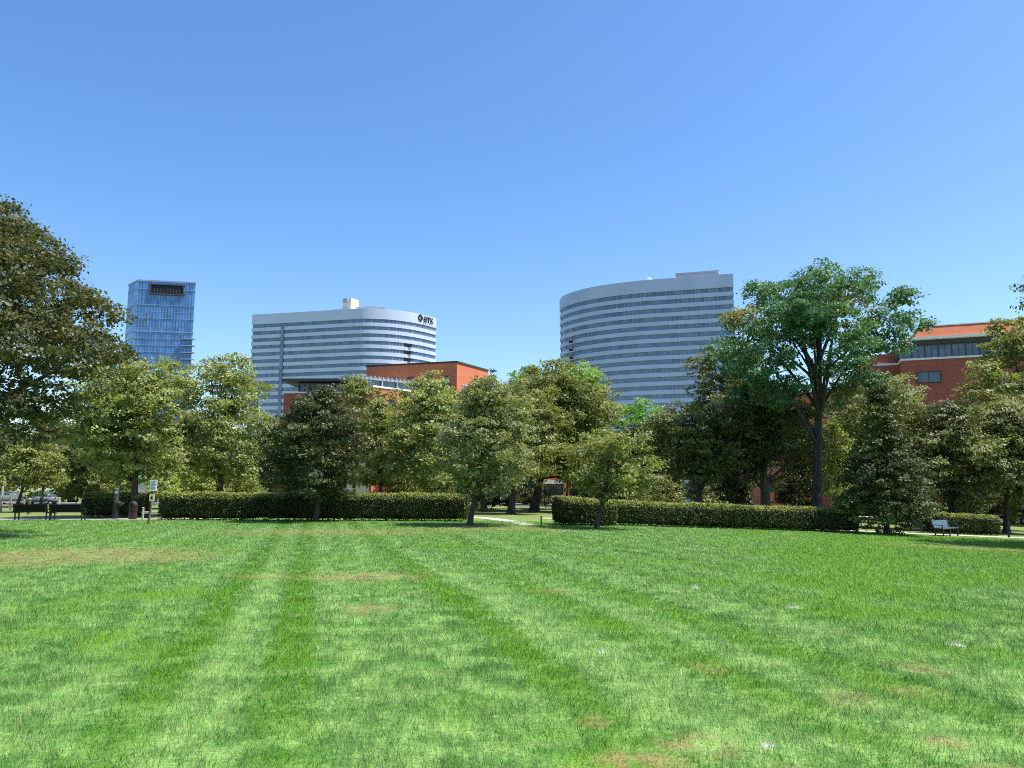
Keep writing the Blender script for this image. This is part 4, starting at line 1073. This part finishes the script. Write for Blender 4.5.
w = MB(); w.box((0, 0, .36), (1.5, .45, .12)); w.build('seat', M['concrete'], ws)
for s in (-.55, .55):
    w = MB(); w.box((s, 0, .15), (.2, .38, .3)); w.build('leg', M['charcoal'], ws)

# ------------------------------------------------------------------ cars
def loft(st, n):
    mb = MB(); vs = [q for s in st for q in s]; fs = []
    for i in range(len(st) - 1):
        for k in range(n):
            k2 = (k + 1) % n; fs.append((i * n + k, i * n + k2, (i + 1) * n + k2, (i + 1) * n + k))
    fs += [tuple(range(n - 1, -1, -1)), tuple(range((len(st) - 1) * n, len(st) * n))]
    return mb.add(vs, fs, 0, True)
def car(label, loc, rz, paint, h=1.0):
    root = empty('parked_car', loc, rz, label, 'car', 'cars parked along the road')
    def sec(x, z0, z1, w): return [(x, -w, z0 + .1), (x, -w * 1.0, (z0 + z1) / 2), (x, -w * .94, z1 - .06), (x, -w * .8, z1), (x, w * .8, z1), (x, w * .94, z1 - .06), (x, w, (z0 + z1) / 2), (x, w, z0 + .1), (x, w * .85, z0), (x, -w * .85, z0)]
    b = loft([sec(-2.22, .42, .66, .72), sec(-2.1, .26, .86, .84), sec(-1.4, .22, .93, .89), sec(0, .22, .95, .9), sec(.95, .22, .95, .9), sec(1.8, .24, .84, .87), sec(2.15, .28, .7, .8), sec(2.25, .42, .6, .7)], 10)
    bd = b.build('body', paint, root)
    def sc(x, z1, w): return [(x, -w, .9), (x, -w * .86, z1 - .05), (x, -w * .7, z1), (x, w * .7, z1), (x, w * .86, z1 - .05), (x, w, .9)]
    H = 1.45 * h
    loft([sc(-1.75, 1.0, .78), sc(-1.1, H - .03, .8), sc(-.3, H, .8), (sc(.35, H - .03, .8)), sc(1.15, .98, .8)], 6).build('windows', M['shop_glass'], root)
    loft([[(x, y * .66, z) for y, z in ((-1, H - .02), (-.8, H + .03), (.8, H + .03), (1, H - .02))] for x in (-1.12, -.3, .36)], 4).build('roof', paint, root)
    for x in (-1.35, 1.35):
        for y in (-.8, .8):
            w = empty('wheel', (x, y, .32)); w.parent = root
            t = MB(); pr = [(.2, -.1), (.3, -.1), (.325, -.06), (.325, .06), (.3, .1), (.2, .1)]; n = 18; vs = []
            for r, dy in pr:
                for k in range(n): a = 2 * math.pi * k / n; vs.append((r * math.cos(a), dy, r * math.sin(a)))
            fs = [(i * n + k, i * n + (k + 1) % n, (i + 1) * n + (k + 1) % n, (i + 1) * n + k) for i in range(5) for k in range(n)]
            t.add(vs, fs, 0, True); t.build('tyre', M['tyre'], w)
            t = MB(); t.tube([(0, -.085, 0), (0, .085, 0)], [.205, .205], 14); t.build('rim', M['rim'], w)
    for y in (-.6, .6):
        w = MB(); w.box((2.17, y, .62), (.12, .3, .12)); w.build('headlight', M['lamp_clear'], root)
        w = MB(); w.box((-2.16, y, .72), (.1, .3, .13)); w.build('tail_light', M['lamp_red'], root)
    return root
for lb, u, D, rz, c in (('silver car parked behind the light grey-green shrub', 655, 87.2, 0.02, 'silver'), ('black car parked right of the silver one', 688, 87.3, 3.12, 'black'), ('white car parked behind the broad shaded tree', 746, 87.2, .03, 'white'),
                        ('light grey car parked between the two thickest trunks', 801, 87.3, 3.1, 'silver'), ('grey car at the far left beyond the young tree', 12, 93.4, .05, 'grey'), ('dark grey car left of the large olive shrub', 40, 93.5, 3.15, 'grey'), ('white car cut by the right frame edge', 1027, 84.6, .04, 'white'), ('white car seen past the concrete path', 498, 93.4, .02, 'white')):
    q = foot(u, D); car(lb, (q[0], q[1], q[2] + .012), rz, M['car_' + c])

# ------------------------------------------------------------------ camera, sun, sky
SUN_AZ, SUN_EL = R(98), R(64)
to_sun = Vector((math.cos(SUN_EL) * math.sin(SUN_AZ), math.cos(SUN_EL) * math.cos(SUN_AZ), math.sin(SUN_EL)))
ld = bpy.data.lights.new('sun', 'SUN'); ld.energy = 5.0; ld.angle = R(.53); ld.color = (1, .955, .88)
lo = bpy.data.objects.new('sun', ld); COL.objects.link(lo); lo.rotation_euler = to_sun.to_track_quat('Z', 'Y').to_euler()
wd = bpy.data.worlds.new('World'); SC.world = wd; wd.use_nodes = True
t = NT(wd.node_tree); t.n.clear()
sky = t.node('ShaderNodeTexSky', sky_type='NISHITA', sun_disc=False, sun_elevation=SUN_EL, sun_rotation=SUN_AZ, altitude=0, air_density=1.0, dust_density=1.0, ozone_density=2.4)
hs = t.node('ShaderNodeHueSaturation', {'Hue': 0.503, 'Saturation': 1.25, 'Value': 1.0, 'Color': sky.outputs[0]})
bg = t.node('ShaderNodeBackground', {'Color': hs.outputs[0], 'Strength': 0.132})
wo = t.n.new('ShaderNodeOutputWorld'); t.l.new(bg.outputs[0], wo.inputs[0])
cd = bpy.data.cameras.new('camera'); cd.lens = F / 1024 * 36; cd.sensor_width = 36; cd.clip_end = 8000; cd.clip_start = .1
co = bpy.data.objects.new('camera', cd); COL.objects.link(co); co.location = (0, 0, EYE); co.rotation_euler = (math.pi / 2 + PITCH, 0, 0)
SC.camera = co
vs_ = SC.view_settings; vs_.view_transform = 'Standard'; vs_.look = 'None'; vs_.exposure = 0.82; vs_.gamma = 1; vs_.use_curve_mapping = False
SC.cycles.use_denoising = False; SC.cycles.filter_width = 1.0; SC.cycles.max_bounces = 5; SC.cycles.diffuse_bounces = 2; SC.cycles.transparent_max_bounces = 4; SC.cycles.caustics_reflective = False; SC.cycles.caustics_refractive = False
